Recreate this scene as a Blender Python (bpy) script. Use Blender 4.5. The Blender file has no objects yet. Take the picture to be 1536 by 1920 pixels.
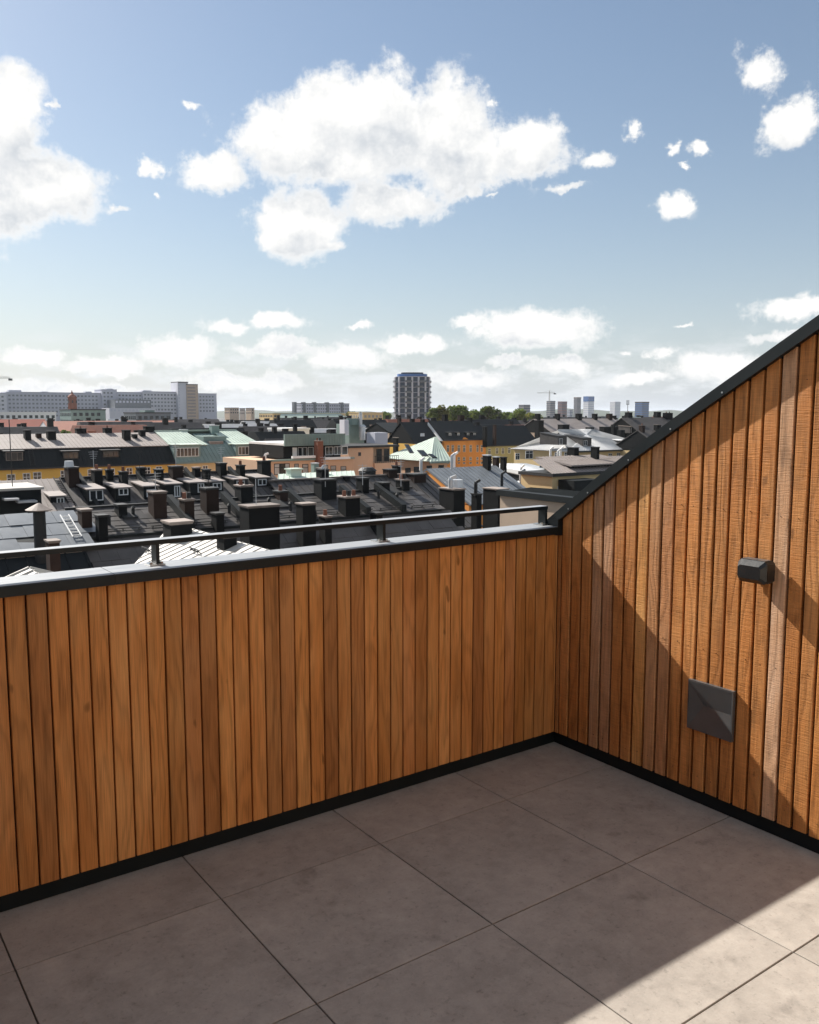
import bpy, bmesh, math, random
from mathutils import Vector, Matrix
R = math.radians
rnd = random.Random(7)
scene = bpy.context.scene

# ------------------------------------------------------------------ camera
CAM = Vector((-2.2241, -2.4280, 1.5128))
YAW, PITCH, FPX = R(54.178), R(-6.503), 1629.0
FWD = Vector((math.cos(PITCH) * math.cos(YAW), math.cos(PITCH) * math.sin(YAW), math.sin(PITCH)))
RIGHT = FWD.cross(Vector((0, 0, 1))).normalized()
UP = RIGHT.cross(FWD)
cd = bpy.data.cameras.new('camera')
cd.sensor_fit = 'HORIZONTAL'; cd.sensor_width = 36.0; cd.lens = 36.0 * FPX / 1536.0
cd.clip_start = 0.05; cd.clip_end = 60000
cam = bpy.data.objects.new('camera', cd)
cam.location = CAM
cam.rotation_euler = Matrix((RIGHT, UP, -FWD)).transposed().to_euler()
scene.collection.objects.link(cam); scene.camera = cam

# photo pixel (1536 x 1920) -> direction, then a point on a plane the thing touches
def ray(px, py):
    return FWD * FPX + RIGHT * (px - 768.0) - UP * (py - 960.0)
def atY(px, py, Y):
    d = ray(px, py); return CAM + d * ((Y - CAM.y) / d.y)
def atX(px, py, X):
    d = ray(px, py); return CAM + d * ((X - CAM.x) / d.x)
def atZ(px, py, z):
    d = ray(px, py); return CAM + d * ((z - CAM.z) / d.z)
def atD(px, py, D):                     # horizontal forward distance D
    d = ray(px, py); h = d.x * math.cos(YAW) + d.y * math.sin(YAW)
    return CAM + d * (D / h)
def onpl(px, py, p0, n):
    d = ray(px, py); return CAM + d * ((Vector(p0) - CAM).dot(n) / d.dot(n))

# ------------------------------------------------------------------ light
SUN = Vector((-0.21, 1.0, 0.79)).normalized()      # towards the sun
EL = math.asin(SUN.z); AZ = math.atan2(SUN.x, SUN.y)   # from +Y, clockwise
sd = bpy.data.lights.new('sun', 'SUN'); sd.energy = 5.0; sd.angle = R(0.53); sd.color = (1.0, 0.945, 0.87)
so = bpy.data.objects.new('sun', sd); scene.collection.objects.link(so)
so.rotation_euler = (-SUN).to_track_quat('-Z', 'Y').to_euler(); so.location = (-20, 60, 60)

scene.view_settings.view_transform = 'Standard'; scene.view_settings.look = 'None'
scene.view_settings.gamma = 1.0; scene.view_settings.use_curve_mapping = False
scene.view_settings.exposure = EXPOSURE = 0.93
scene.render.engine = 'CYCLES'
cy = scene.cycles
cy.use_denoising = True; cy.denoiser = 'OPENIMAGEDENOISE'; cy.denoising_input_passes = 'RGB_ALBEDO_NORMAL'
cy.max_bounces = 6; cy.diffuse_bounces = 4; cy.glossy_bounces = 3; cy.transmission_bounces = 2
cy.transparent_max_bounces = 4; cy.volume_bounces = 0
cy.caustics_reflective = False; cy.caustics_refractive = False

# ------------------------------------------------------------------ sky with cumulus clouds
SKY = 0.053
world = bpy.data.worlds.new('World'); scene.world = world; world.use_nodes = True
wt = world.node_tree; wt.nodes.clear()

class G:                                  # small node-graph writer
    def __init__(s, tree): s.t = tree
    def n(s, kind, **kw):
        nd = s.t.nodes.new(kind)
        for k, v in kw.items(): setattr(nd, k, v)
        return nd
    def put(s, sock, v):
        if v is None: return
        if hasattr(v, 'is_output') or isinstance(v, bpy.types.NodeSocket): s.t.links.new(v, sock)
        else: sock.default_value = v
    def m(s, op, a, b=None, c=None, clamp=False):
        nd = s.n('ShaderNodeMath', operation=op, use_clamp=clamp)
        for i, v in enumerate((a, b, c)): s.put(nd.inputs[i], v)
        return nd.outputs[0]
    def v(s, op, a, b=None, c=None):
        nd = s.n('ShaderNodeVectorMath', operation=op)
        for i, q in enumerate((a, b, c)): s.put(nd.inputs[i], q)
        return nd.outputs['Value' if op in ('LENGTH', 'DOT_PRODUCT') else 'Vector']
    def noise(s, vec, scale, detail=4, rough=0.55, out='Fac', dist=0.0, dim='3D'):
        nd = s.n('ShaderNodeTexNoise', noise_dimensions=dim)
        s.put(nd.inputs['Vector'], vec); nd.inputs['Scale'].default_value = scale
        nd.inputs['Detail'].default_value = detail; nd.inputs['Roughness'].default_value = rough
        nd.inputs['Distortion'].default_value = dist
        return nd.outputs[out]
    def ramp(s, x, a, b, lo=0.0, hi=1.0, smooth=True):
        nd = s.n('ShaderNodeMapRange', interpolation_type='SMOOTHSTEP' if smooth else 'LINEAR')
        s.put(nd.inputs['Value'], x)
        for k, q in (('From Min', a), ('From Max', b), ('To Min', lo), ('To Max', hi)): s.put(nd.inputs[k], q)
        return nd.outputs[0]
    def mix(s, f, a, b, blend='MIX'):
        nd = s.n('ShaderNodeMix', data_type='RGBA', blend_type=blend)
        nd.clamp_factor = True
        s.put(nd.inputs[0], f); s.put(nd.inputs[6], col4(a)); s.put(nd.inputs[7], col4(b))
        return nd.outputs[2]
    def mapping(s, vec, scale=(1, 1, 1), loc=(0, 0, 0)):
        return s.v('MULTIPLY_ADD', vec, scale, loc)
def col4(c):
    return (*c, 1.0) if isinstance(c, (tuple, list)) and len(c) == 3 else c

# (centre px, centre py, half width px, half height px, thinness)
CLOUDS = [(555,262,118,72,0),(690,222,135,88,0),(815,235,105,82,0),(880,292,120,60,0),(985,280,72,62,0),(742,372,95,44,.05),
 (640,305,150,50,0),(400,320,84,38,.12),(1062,352,48,13,.25),(878,360,52,17,.2),
 (560,424,84,62,0),(632,459,42,20,.1),(500,455,36,22,.15),(10,225,72,92,0),(70,352,122,66,0),(-70,300,130,150,0),
 (277,312,26,24,.15),(300,367,18,12,.3),(222,396,34,15,.3),(357,200,22,13,.33),(912,197,22,10,.33),(1186,246,26,22,.28),
 (1262,278,17,18,.3),(1308,285,29,19,.27),(1282,315,16,9,.4),(1263,383,52,26,.2),(1430,138,58,52,.1),(1480,230,64,52,.05),(1108,302,44,22,.33),
 (935,358,16,10,.3),(98,195,14,16,.42),
 (1008,618,112,40,.03),(872,608,42,14,.15),(515,602,66,20,.15),(425,612,62,18,.2),(335,652,84,30,.13),(520,652,90,22,.18),(650,672,80,28,.15),
 (790,645,84,22,.2),(62,672,66,22,.18),(200,682,84,22,.22),(1490,574,90,27,.1),(1240,662,40,16,.2),(1275,607,30,9,.3),(1172,661,24,10,.3),
 (1345,688,112,34,.12),(1460,632,60,14,.2),(678,608,28,11,.28),(1055,690,84,22,.2),(860,712,100,20,.28),(130,735,160,22,.3),(460,716,150,22,.28),(1200,712,90,18,.28),(955,682,50,12,.3)]
def azel(px, py):
    d = ray(px, py).normalized(); return math.atan2(d.x, d.y), math.asin(d.z)
HA = math.atan2(FWD.x, FWD.y)             # heading as azimuth

def cloud_group(name, big):
    cg = bpy.data.node_groups.new(name, 'ShaderNodeTree')
    cg.interface.new_socket('Vector', in_out='INPUT', socket_type='NodeSocketVector')
    cg.interface.new_socket('Value', in_out='OUTPUT', socket_type='NodeSocketFloat')
    g = G(cg); gi = g.n('NodeGroupInput'); go = g.n('NodeGroupOutput'); v1 = gi.outputs[0]; acc = None
    for (x, y, w, h, thin) in CLOUDS:
        if big and w < 60: continue
        a, e = azel(x, y); a2, _ = azel(x + w, y); _, e2 = azel(x, y - h)
        sw, sh = 1 / abs(a2 - a), 1 / abs(e2 - e)
        ln = g.v('LENGTH', g.v('MULTIPLY_ADD', v1, (sw, sh, 0), (-a * sw, -e * sh, 0)))
        if w < 60 and thin: thin += .26
        elif thin: thin += .1
        if thin: ln = g.m('ADD', ln, thin)
        acc = ln if acc is None else g.m('SMOOTH_MIN', acc, ln, .25)
    # the same kind of scattered cumulus goes on all round the sky outside the photograph's view
    sx = g.n('ShaderNodeSeparateXYZ'); g.put(sx.inputs[0], v1)
    dif = g.m('ABSOLUTE', g.m('WRAP', g.m('SUBTRACT', sx.outputs[0], HA), math.pi, -math.pi))
    offe = g.m('MAXIMUM', g.ramp(dif, .50, .62), g.ramp(sx.outputs[1], .42, .52))
    field = g.noise(g.v('MULTIPLY', v1, (1, 1.5, 1)), 3.3, 3, .5)
    fl = g.m('MULTIPLY_ADD', g.m('SUBTRACT', field, .56), -9.0, 1.0)
    fl = g.m('ADD', fl, g.m('MULTIPLY', g.m('SUBTRACT', 1.0, offe), 9.0))
    g.t.links.new(g.m('MINIMUM', acc, fl), go.inputs[0])
    return cg
CG1, CG2 = cloud_group('cloud_field', False), cloud_group('cloud_field_large', True)

g = G(wt)
tc = g.n('ShaderNodeTexCoord'); dirv = g.v('NORMALIZE', tc.outputs['Generated'])
sp = g.n('ShaderNodeSeparateXYZ'); g.put(sp.inputs[0], dirv)
az = g.m('ARCTAN2', sp.outputs[0], sp.outputs[1]); el = g.m('ARCSINE', sp.outputs[2])
cv = g.n('ShaderNodeCombineXYZ'); g.put(cv.inputs[0], az); g.put(cv.inputs[1], el)
def field(cg, vec):
    nd = g.n('ShaderNodeGroup'); nd.node_tree = cg; g.put(nd.inputs[0], vec); return nd.outputs[0]
v0 = cv.outputs[0]
wob = g.noise(v0, 20, 7, .66, 'Color')
v1 = g.v('ADD', v0, g.v('MULTIPLY', g.v('SUBTRACT', wob, (.5, .5, .5)), (.060, .046, 0)))
acc1 = field(CG1, v1); acc2 = field(CG2, g.v('ADD', v1, (-.016, .030, 0)))
f1 = g.noise(v0, 17, 8, .68)
d1 = g.m('ADD', g.m('SUBTRACT', 1.36, acc1), g.m('MULTIPLY', g.m('SUBTRACT', f1, .5), 2.35))
n1 = g.noise(v0, 20, 5, .64); n2 = g.noise(g.v('ADD', v0, (-.009, .013, 0)), 20, 5, .64)
alpha = g.m('MULTIPLY', g.ramp(d1, .0, .58), g.ramp(el, -.004, .012))
lit = g.m('ADD', .60, g.m('MULTIPLY', g.m('SUBTRACT', n1, n2), 2.2))
shade = g.m('ADD', lit, g.m('MULTIPLY', g.m('SUBTRACT', acc2, acc1), .55), clamp=True)
shade = g.m('MAXIMUM', shade, g.ramp(d1, .9, .2))
k = 1 / SKY
ccol = g.mix(shade, (0.344 * k, 0.364 * k, 0.390 * k), (0.552 * k, 0.547 * k, 0.536 * k))
st = g.n('ShaderNodeTexSky', sky_type='NISHITA'); st.sun_disc = False
st.sun_elevation = EL; st.sun_rotation = AZ; st.altitude = 40; st.air_density = 1.15; st.dust_density = 0.8; st.ozone_density = 2.2
low = g.m('MULTIPLY', g.m('EXPONENT', g.m('MULTIPLY', g.m('MAXIMUM', el, 0.0), -8.5)), .88)
hs = g.n('ShaderNodeHueSaturation'); hs.inputs['Saturation'].default_value = 1.06; g.put(hs.inputs['Color'], st.outputs[0])
veil = g.mix(.13, hs.outputs[0], (.30 * k, .345 * k, .395 * k))
air = g.mix(low, veil, (0.357 * k, 0.388 * k, 0.432 * k))
bn = g.noise(g.v('MULTIPLY', cv.outputs[0], (1, 2.7, 1)), 15, 7, .62)
band = g.m('MULTIPLY', g.ramp(bn, .44, .66), g.m('MULTIPLY', g.ramp(el, .0, .02), g.ramp(el, .10, .045)))
air = g.mix(g.m('MULTIPLY', band, .75), air, (0.468 * k, 0.485 * k, 0.499 * k))
sky = g.mix(alpha, air, ccol)
bg = g.n('ShaderNodeBackground'); g.put(bg.inputs[0], sky); bg.inputs[1].default_value = SKY
wo = g.n('ShaderNodeOutputWorld'); g.t.links.new(bg.outputs[0], wo.inputs[0])
try: world.cycles.sampling_method = 'MANUAL'; world.cycles.sample_map_resolution = 1024
except Exception: pass

# ------------------------------------------------------------------ mesh and object helpers
COL = scene.collection
class MB:
    """collects geometry in world metres; build() links it as ONE mesh object"""
    def __init__(s): s.v = []; s.f = []
    def add(s, vs, fs):
        o = len(s.v); s.v += [tuple(q) for q in vs]; s.f += [tuple(i + o for i in f) for f in fs]; return s
    def box(s, x0, x1, y0, y1, z0, z1):
        return s.hexa([(x0,y0,z0),(x1,y0,z0),(x1,y1,z0),(x0,y1,z0),(x0,y0,z1),(x1,y0,z1),(x1,y1,z1),(x0,y1,z1)])
    def hexa(s, p):
        return s.add(p, [(3,2,1,0),(4,5,6,7),(0,1,5,4),(1,2,6,5),(2,3,7,6),(3,0,4,7)])
    def prism(s, poly, vec):
        n = len(poly); p = [Vector(q) for q in poly]; q = [a + Vector(vec) for a in p]
        return s.add(p + q, [tuple(range(n))[::-1], tuple(range(n, 2 * n))] + [(i, (i + 1) % n, n + (i + 1) % n, n + i) for i in range(n)])
    def cyl(s, c, r0, r1, h, n=10, axis='z'):
        vs = []
        for k, (r, t) in enumerate(((r0, 0), (r1, h))):
            for i in range(n):
                a = 2 * math.pi * i / n; u, w = r * math.cos(a), r * math.sin(a)
                d = {'z': (u, w, t), 'y': (u, t, w), 'x': (t, u, w)}[axis]
                vs.append((c[0] + d[0], c[1] + d[1], c[2] + d[2]))
        return s.add(vs, [tuple(range(n))[::-1], tuple(range(n, 2 * n))] + [(i, (i + 1) % n, n + (i + 1) % n, n + i) for i in range(n)])
    def bar(s, a, b, w, h=None):
        a, b = Vector(a), Vector(b); d = (b - a).normalized(); h = h or w
        r = d.cross(Vector((0, 0, 1))); r = r.normalized() if r.length > 1e-4 else Vector((1, 0, 0)); u = r.cross(d)
        r, u = r * w / 2, u * h / 2
        return s.hexa([a - r - u, a + r - u, b + r - u, b - r - u, a - r + u, a + r + u, b + r + u, b - r + u])
    def mesh(s, name, m, org=(0, 0, 0), smooth=False):
        me = bpy.data.meshes.new(name); o = Vector(org)
        me.from_pydata([Vector(q) - o for q in s.v], [], s.f)
        bm = bmesh.new(); bm.from_mesh(me); bmesh.ops.recalc_face_normals(bm, faces=bm.faces); bm.to_mesh(me); bm.free()
        if m: me.materials.append(m)
        if smooth: me.polygons.foreach_set('use_smooth', [True] * len(me.polygons))
        return me
    def build(s, name, m, parent=None, org=None, smooth=False, kind=None):
        if org is None: org = base_of(parent) if parent else (0, 0, 0)
        o = bpy.data.objects.new(name, s.mesh(name, m, org, smooth)); COL.objects.link(o)
        if parent: o.parent = parent; o.location = Vector(org) - Vector(base_of(parent))
        else: o.location = org
        o['base'] = tuple(org)
        if kind: o['kind'] = kind
        return o
def base_of(o): return tuple(o['base'])
def tag(o, label, cat, group=None):
    o['label'] = label; o['category'] = cat
    if group: o['group'] = group
    return o
def thing(name, loc, label, cat, group=None):
    o = bpy.data.objects.new(name, None); o.empty_display_size = .3; COL.objects.link(o)
    o.location = loc; o['base'] = tuple(loc); return tag(o, label, cat, group)
def piece(name, me, parent, loc, rot=None, scale=None, color=None):      # an object that shares mesh data
    o = bpy.data.objects.new(name, me); COL.objects.link(o); o.parent = parent
    o.location = Vector(loc) - Vector(base_of(parent)); o['base'] = tuple(loc)
    if rot: o.rotation_euler = rot
    if scale: o.scale = scale
    if color: o.color = (*color, 1)
    return o
def struct(o): o['kind'] = 'structure'; return o
def clip(poly, ax, lim, keep_less):
    out = []
    for i in range(len(poly)):
        a, b = Vector(poly[i]), Vector(poly[(i + 1) % len(poly)])
        ia = (a[ax] <= lim) == keep_less; ib = (b[ax] <= lim) == keep_less
        if ia: out.append(a)
        if ia != ib: out.append(a.lerp(b, (lim - a[ax]) / (b[ax] - a[ax])))
    return out

# ------------------------------------------------------------------ materials
def new_mat(name):
    m = bpy.data.materials.new(name); m.use_nodes = True; t = m.node_tree
    b = t.nodes['Principled BSDF']; return m, G(t), b
def mat(name, c, rough=.6, var=.25, scale=1.5, bump=0.0, metal=0.0, spec=.5, rand=.0, streak=None, detail=5, use_color=False):
    m, g, b = new_mat(name)
    tc = g.n('ShaderNodeTexCoord'); vec = tc.outputs['Object']
    oi = g.n('ShaderNodeObjectInfo')
    vec = g.v('ADD', vec, g.v('SCALE', (7.3, 3.1, 5.7), None)) if False else vec
    pv = g.v('MULTIPLY', vec, streak) if streak else vec
    n1 = g.noise(pv, scale, detail, .6)
    f = g.m('MULTIPLY_ADD', g.m('SUBTRACT', n1, .5), 2 * var * 1.6, 1.0)
    if rand: f = g.m('MULTIPLY', f, g.m('MULTIPLY_ADD', oi.outputs['Random'], rand, 1 - rand / 2))
    base = oi.outputs['Color'] if use_color else col4(c)
    cc = g.v('SCALE', None); sn = cc.node
    if use_color: g.t.links.new(base, sn.inputs[0])
    else: sn.inputs[0].default_value = c
    g.put(sn.inputs['Scale'], f)
    g.t.links.new(sn.outputs[0], b.inputs['Base Color'])
    b.inputs['Roughness'].default_value = rough; b.inputs['Metallic'].default_value = metal
    b.inputs['Specular IOR Level'].default_value = spec
    if rough < .9:
        g.t.links.new(g.m('MULTIPLY_ADD', g.m('SUBTRACT', n1, .5), .3, rough, clamp=True), b.inputs['Roughness'])
    if bump:
        bn = g.n('ShaderNodeBump'); bn.inputs['Strength'].default_value = bump; bn.inputs['Distance'].default_value = .01
        g.t.links.new(n1, bn.inputs['Height']); g.t.links.new(bn.outputs[0], b.inputs['Normal'])
    return m

def wood_mat(name, sawn):
    m, g, b = new_mat(name)
    tc = g.n('ShaderNodeTexCoord'); oi = g.n('ShaderNodeObjectInfo')
    off = g.n('ShaderNodeCombineXYZ')
    for i, s_ in enumerate((3.7, 5.3, 9.1)): g.put(off.inputs[i], g.m('MULTIPLY', oi.outputs['Random'], s_ * 10))
    vec = g.v('ADD', tc.outputs['Object'], off.outputs[0])
    # growth rings: distorted distance field stretched along the plank
    low = g.noise(g.v('MULTIPLY', vec, (6, 6, 1.0)), 1.6, 2, .5)
    sep = g.n('ShaderNodeSeparateXYZ'); g.put(sep.inputs[0], vec)
    across = g.m('ADD', sep.outputs[0], sep.outputs[1])
    ph = g.m('ADD', g.m('MULTIPLY', across, 120.0), g.m('MULTIPLY', low, 46.0))
    ring = g.m('MULTIPLY_ADD', g.m('SINE', ph), .5, .5)
    ring = g.m('POWER', ring, 2.2)
    fib = g.noise(g.v('MULTIPLY', vec, (420, 420, 7)), 1.0, 3, .6)
    blot = g.noise(g.v('MULTIPLY', vec, (9, 9, 2.2)), 1.0, 3, .55)
    knot = g.noise(g.v('MULTIPLY', vec, (26, 26, 9)), 1.0, 1, .5)
    f = g.m('ADD', .98, g.m('MULTIPLY', g.m('SUBTRACT', fib, .5), 1.0))
    f = g.m('ADD', f, g.m('MULTIPLY', g.m('SUBTRACT', blot, .5), .7))
    f = g.m('SUBTRACT', f, g.m('MULTIPLY', ring, .20))
    f = g.m('MULTIPLY', f, g.m('SUBTRACT', 1.0, g.m('MULTIPLY', g.ramp(knot, .74, .82), .5)))
    hgt = g.m('ADD', g.m('MULTIPLY', fib, .5), g.m('MULTIPLY', ring, -.35))
    if sawn:
        saw = g.noise(g.v('MULTIPLY', vec, (14, 14, 330)), 1.0, 2, .6)
        saw2 = g.noise(g.v('MULTIPLY', vec, (30, 30, 60)), 1.0, 3, .6)
        f = g.m('ADD', f, g.m('MULTIPLY', g.m('SUBTRACT', saw, .5), .55))
        hgt = g.m('ADD', hgt, g.m('ADD', g.m('MULTIPLY', saw, 1.2), g.m('MULTIPLY', saw2, .5)))
    stain = g.noise(g.v('MULTIPLY', vec, (34, 34, 1.5)), 1.0, 4, .6)
    f = g.m('MULTIPLY', f, g.m('SUBTRACT', 1.0, g.m('MULTIPLY', g.ramp(stain, .56, .74), .42)))
    f = g.m('MAXIMUM', f, .12)
    sc_ = g.n('ShaderNodeVectorMath', operation='SCALE')
    hue = g.mix(g.ramp(blot, .35, .7), (1.0, .93, .84), (.97, 1.03, 1.12))
    tint = g.mix(1.0, oi.outputs['Color'], hue, 'MULTIPLY')
    g.t.links.new(tint, sc_.inputs[0]); g.put(sc_.inputs['Scale'], f)
    g.t.links.new(sc_.outputs[0], b.inputs['Base Color'])
    b.inputs['Roughness'].default_value = .62; b.inputs['Specular IOR Level'].default_value = .28
    bn = g.n('ShaderNodeBump'); bn.inputs['Strength'].default_value = .9 if sawn else .5; bn.inputs['Distance'].default_value = .0016
    g.t.links.new(hgt, bn.inputs['Height']); g.t.links.new(bn.outputs[0], b.inputs['Normal'])
    return m

def tile_mat():
    m, g, b = new_mat('porcelain_paving')
    tc = g.n('ShaderNodeTexCoord'); oi = g.n('ShaderNodeObjectInfo')
    off = g.n('ShaderNodeCombineXYZ')
    for i, s_ in enumerate((31, 57, 13)): g.put(off.inputs[i], g.m('MULTIPLY', oi.outputs['Random'], s_))
    vec = g.v('ADD', tc.outputs['Object'], off.outputs[0])
    cloud = g.noise(vec, 3.2, 6, .62)
    mott = g.noise(vec, 16, 6, .66)
    spk = g.noise(vec, 52, 4, .7)
    smear = g.noise(vec, 7, 4, .62, dist=.3)
    grit = g.noise(vec, 160, 2, .6)
    f = g.m('ADD', 1.0, g.m('MULTIPLY', g.m('SUBTRACT', cloud, .5), .75))
    f = g.m('ADD', f, g.m('MULTIPLY', g.m('SUBTRACT', mott, .5), .62))
    f = g.m('ADD', f, g.m('MULTIPLY', g.m('SUBTRACT', grit, .5), .22))
    f = g.m('SUBTRACT', f, g.m('MULTIPLY', g.ramp(spk, .55, .72), .24))
    f = g.m('SUBTRACT', f, g.m('MULTIPLY', g.ramp(smear, .58, .78), .30))
    f = g.m('MULTIPLY', f, g.m('MULTIPLY_ADD', oi.outputs['Random'], .12, .94))
    sc_ = g.n('ShaderNodeVectorMath', operation='SCALE')
    sc_.inputs[0].default_value = (.322, .291, .254); g.put(sc_.inputs['Scale'], f)
    g.t.links.new(sc_.outputs[0], b.inputs['Base Color'])
    b.inputs['Roughness'].default_value = .66; b.inputs['Specular IOR Level'].default_value = .3
    bn = g.n('ShaderNodeBump'); bn.inputs['Strength'].default_value = .12; bn.inputs['Distance'].default_value = .002
    g.t.links.new(g.m('ADD', mott, grit), bn.inputs['Height']); g.t.links.new(bn.outputs[0], b.inputs['Normal'])
    return m

M = {}
M['wood'] = wood_mat('stained_cedar', False)
M['sawn'] = wood_mat('rough_sawn_cedar', True)
M['paving'] = tile_mat()
M['black_metal'] = mat('black_coated_metal', (.008, .012, .0135), .42, .08, 9, .03, 0, .25)
M['glare_cap'] = mat('pale_glare_sheet', (.27, .285, .30), .45, .14, 5, .03, 0, .8, 0, (1, 5, 1))  # pale grey colour stands in for glare on the black metal tops
M['black_satin'] = mat('black_lamp_housing', (.009, .011, .012), .4, .1, 20, .1)
M['underlay'] = mat('black_underlay', (.012, .013, .013), .9, .2, 6)
M['steel'] = mat('steel_plate', (.45, .45, .44), .3, .15, 30, 0, 1.0)
M['graphite'] = mat('graphite_aluminium', (.15, .158, .162), .36, .1, 14, .03, .6)

# ------------------------------------------------------------------ the terrace
YA, XB = 0.308, 0.572            # cladding faces of the parapet and of the rising side wall
T = 0.6
fl = MB().box(-3.2, .60, -5.2, .335, -.40, -.030).build('terrace_floor', M['underlay'], org=(-1, -1, -.40)); struct(fl)
for i in range(-4, 2):
    for j in range(-2, 9):
        # tile spans x from (i-1)T to iT, y from -(j+1)T... first row is a cut row against the parapet
        x0, x1 = (i - 1) * T, i * T
        y1, y0 = (-j * T, -(j + 1) * T)
        if j == -2: continue
        if j == -1: y0, y1 = 0.0, .330
        if i == 1: x0, x1 = 0.0, .592
        gx, gy = .0021, (.0021 if j != 0 else .0021)
        ga0 = .0022; ga1 = .0014 if j in (0,) else .0022
        a0, a1 = x0 + gx, x1 - gx
        b0 = y0 + (.0021 if j == -1 else .0020); b1 = y1 - (.0021 if j == 0 else .0020)
        if i in (-3, 0) and False: pass
        tb = MB(); c = .0012
        tb.add([(a0,b0,-.025),(a1,b0,-.025),(a1,b1,-.025),(a0,b1,-.025),(a0,b0,-c),(a1,b0,-c),(a1,b1,-c),(a0,b1,-c),
                (a0+c,b0+c,0),(a1-c,b0+c,0),(a1-c,b1-c,0),(a0+c,b1-c,0)],
               [(3,2,1,0),(0,1,5,4),(1,2,6,5),(2,3,7,6),(3,0,4,7),(4,5,9,8),(5,6,10,9),(6,7,11,10),(7,4,8,11),(8,9,10,11)])
        o = tb.build('tile', M['paving'], fl, org=((x0 + x1) / 2, (y0 + y1) / 2, 0))
        o.rotation_euler = (rnd.uniform(-.0012, .0012), rnd.uniform(-.0012, .0012), 0)

WOODS = [(.65,.294,.088),(.62,.272,.082),(.57,.250,.080),(.67,.306,.096),(.60,.262,.080),(.55,.240,.080),(.64,.284,.086),(.68,.302,.090)]
PW, GAPW, PT = .0525, .0075, .018
def plank_profile(w, t, c=.0022):
    return [(-w/2, t), (-w/2, c), (-w/2 + c, 0), (w/2 - c, 0), (w/2, c), (w/2, t)]

# parapet wall (runs along X) --------------------------------------------
pw = thing('parapet_wall', (-.8, .4, 0), 'low orange cedar plank parapet with black metal coping along the terrace edge', 'wall')
MB().box(-3.1, .70, YA + PT + .001, .424, -.4, .978).build('wall_core', M['underlay'], pw)
ZB, ZT = .058, .985
prof = plank_profile(.0548, PT, .0018)
pm = MB().prism([(x, y, 0) for x, y in prof], (0, 0, ZT - ZB)).mesh('plank', M['wood'])
piece('plank', pm, pw, (.5655, YA + .0005, ZB), None, (.18, 1, 1), (.60, .27, .084))
X = .561
toneA = {}
idx = 0
while X > -3.05:
    xc = X - .030
    cidx = rnd.choice(WOODS); f = rnd.uniform(.72, 1.12)
    piece('plank', pm, pw, (xc, YA + rnd.uniform(-.0012, .0012), ZB), (rnd.uniform(-.0012, .0012), 0, rnd.uniform(-.012, .012)),
          None, tuple(q * f for q in cidx))
    X -= .0601; idx += 1
sk = MB().box(-3.1, .60, YA + .014, YA + PT, .0005, .075).build('skirting', M['black_metal'], pw)
cop = MB()
def cope(x0, x1, m_):
    y0, y1 = .283, .432
    poly = [(x0, y0, .9775), (x0, y0, 1.008), (x0, y0 + .004, 1.0100), (x0, y1, 1.0112), (x0, y1, .965), (x0, y1 - .003, .965), (x0, y1 - .003, .9785), (x0, y0 + .003, .9785), (x0, y0 + .003, .9775)]
    return m_.prism(poly, (x1 - x0, 0, 0))
xj = atY(213, 1090, .30).x
for (a, b) in ((-3.1, xj - .0012), (xj + .0012, XB - .0015)):
    cope(a, b, MB()).build('coping', M['black_metal'], pw)
    MB().hexa([(a, .2872, 1.0103), (b, .2872, 1.0103), (b, .4315, 1.0114), (a, .4315, 1.0114), (a, .2872, 1.0112), (b, .2872, 1.0112), (b, .4315, 1.0122), (a, .4315, 1.0122)]).build('coping_top_glare', M['glare_cap'], pw)  # thin plate that paints the glare onto the coping top
MB().box(xj - .05, xj + .05, .2845, .4, .979, 1.0062).build('coping_joint_strip', M['black_metal'], pw)

# hand rail on the coping -------------------------------------------------
hr = thing('handrail', (-.34, .38, 1.012), 'thin black flat bar handrail on short posts along the parapet coping', 'railing')
ry0, ry1 = .356, .404
MB().box(-3.05, .553, ry0, ry1, 1.0815, 1.0965).build('rail', M['black_metal'], hr)
MB().box(-3.049, .552, ry0 + .0015, ry1 - .0015, 1.0966, 1.0976).build('rail_top_glare', M['glare_cap'], hr)  # same painted glare along the top of the rail
for xp in (-2.14, -1.239, -.335, .545):
    wx = .006
    po = MB().box(xp - wx, xp + wx, ry0 + .001, ry1 - .001, 1.0175, 1.0815).build('post', M['black_metal'], hr)
    MB().box(xp - .03, xp + .022, ry0 - .006, ry1 + .006, 1.0125, 1.0172).build('foot_plate', M['steel'], po)
    for dx in (-.022, .014):
        MB().cyl((xp + dx, ry0 + .008, 1.0172), .006, .005, .006, 8).build('bolt', M['steel'], po)

# rising side wall (runs along Y) -----------------------------------------
sw = thing('side_wall', (.62, -.6, 0), 'tall cedar plank side wall with a black coping that sweeps upwards', 'wall')
TOP = [(.324, 1.059), (.143, 1.190), (-.001, 1.292), (-.137, 1.383), (-.263, 1.463), (-.382, 1.5365), (-.494, 1.605), (-.599, 1.668), (-.699, 1.729), (-.793, 1.786), (-.857, 1.824)]
s_end = (TOP[-1][1] - TOP[-4][1]) / (TOP[-1][0] - TOP[-4][0])
def ztop(y):
    y = max(y, -2.6)
    if y >= TOP[0][0]: return TOP[0][1] + (y - TOP[0][0]) * -.73
    for (a, za), (b, zb) in zip(TOP, TOP[1:]):
        if b <= y <= a: return za + (zb - za) * (y - a) / (b - a)
    return TOP[-1][1] + (y - TOP[-1][0]) * s_end
ztop_c = lambda y: (ztop(y + .05) + ztop(y) + ztop(y - .05)) / 3
YEND = -5.0
ys = [.46 - i * .07 for i in range(int((.46 - YEND) / .07) + 1)]
core = MB()
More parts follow.
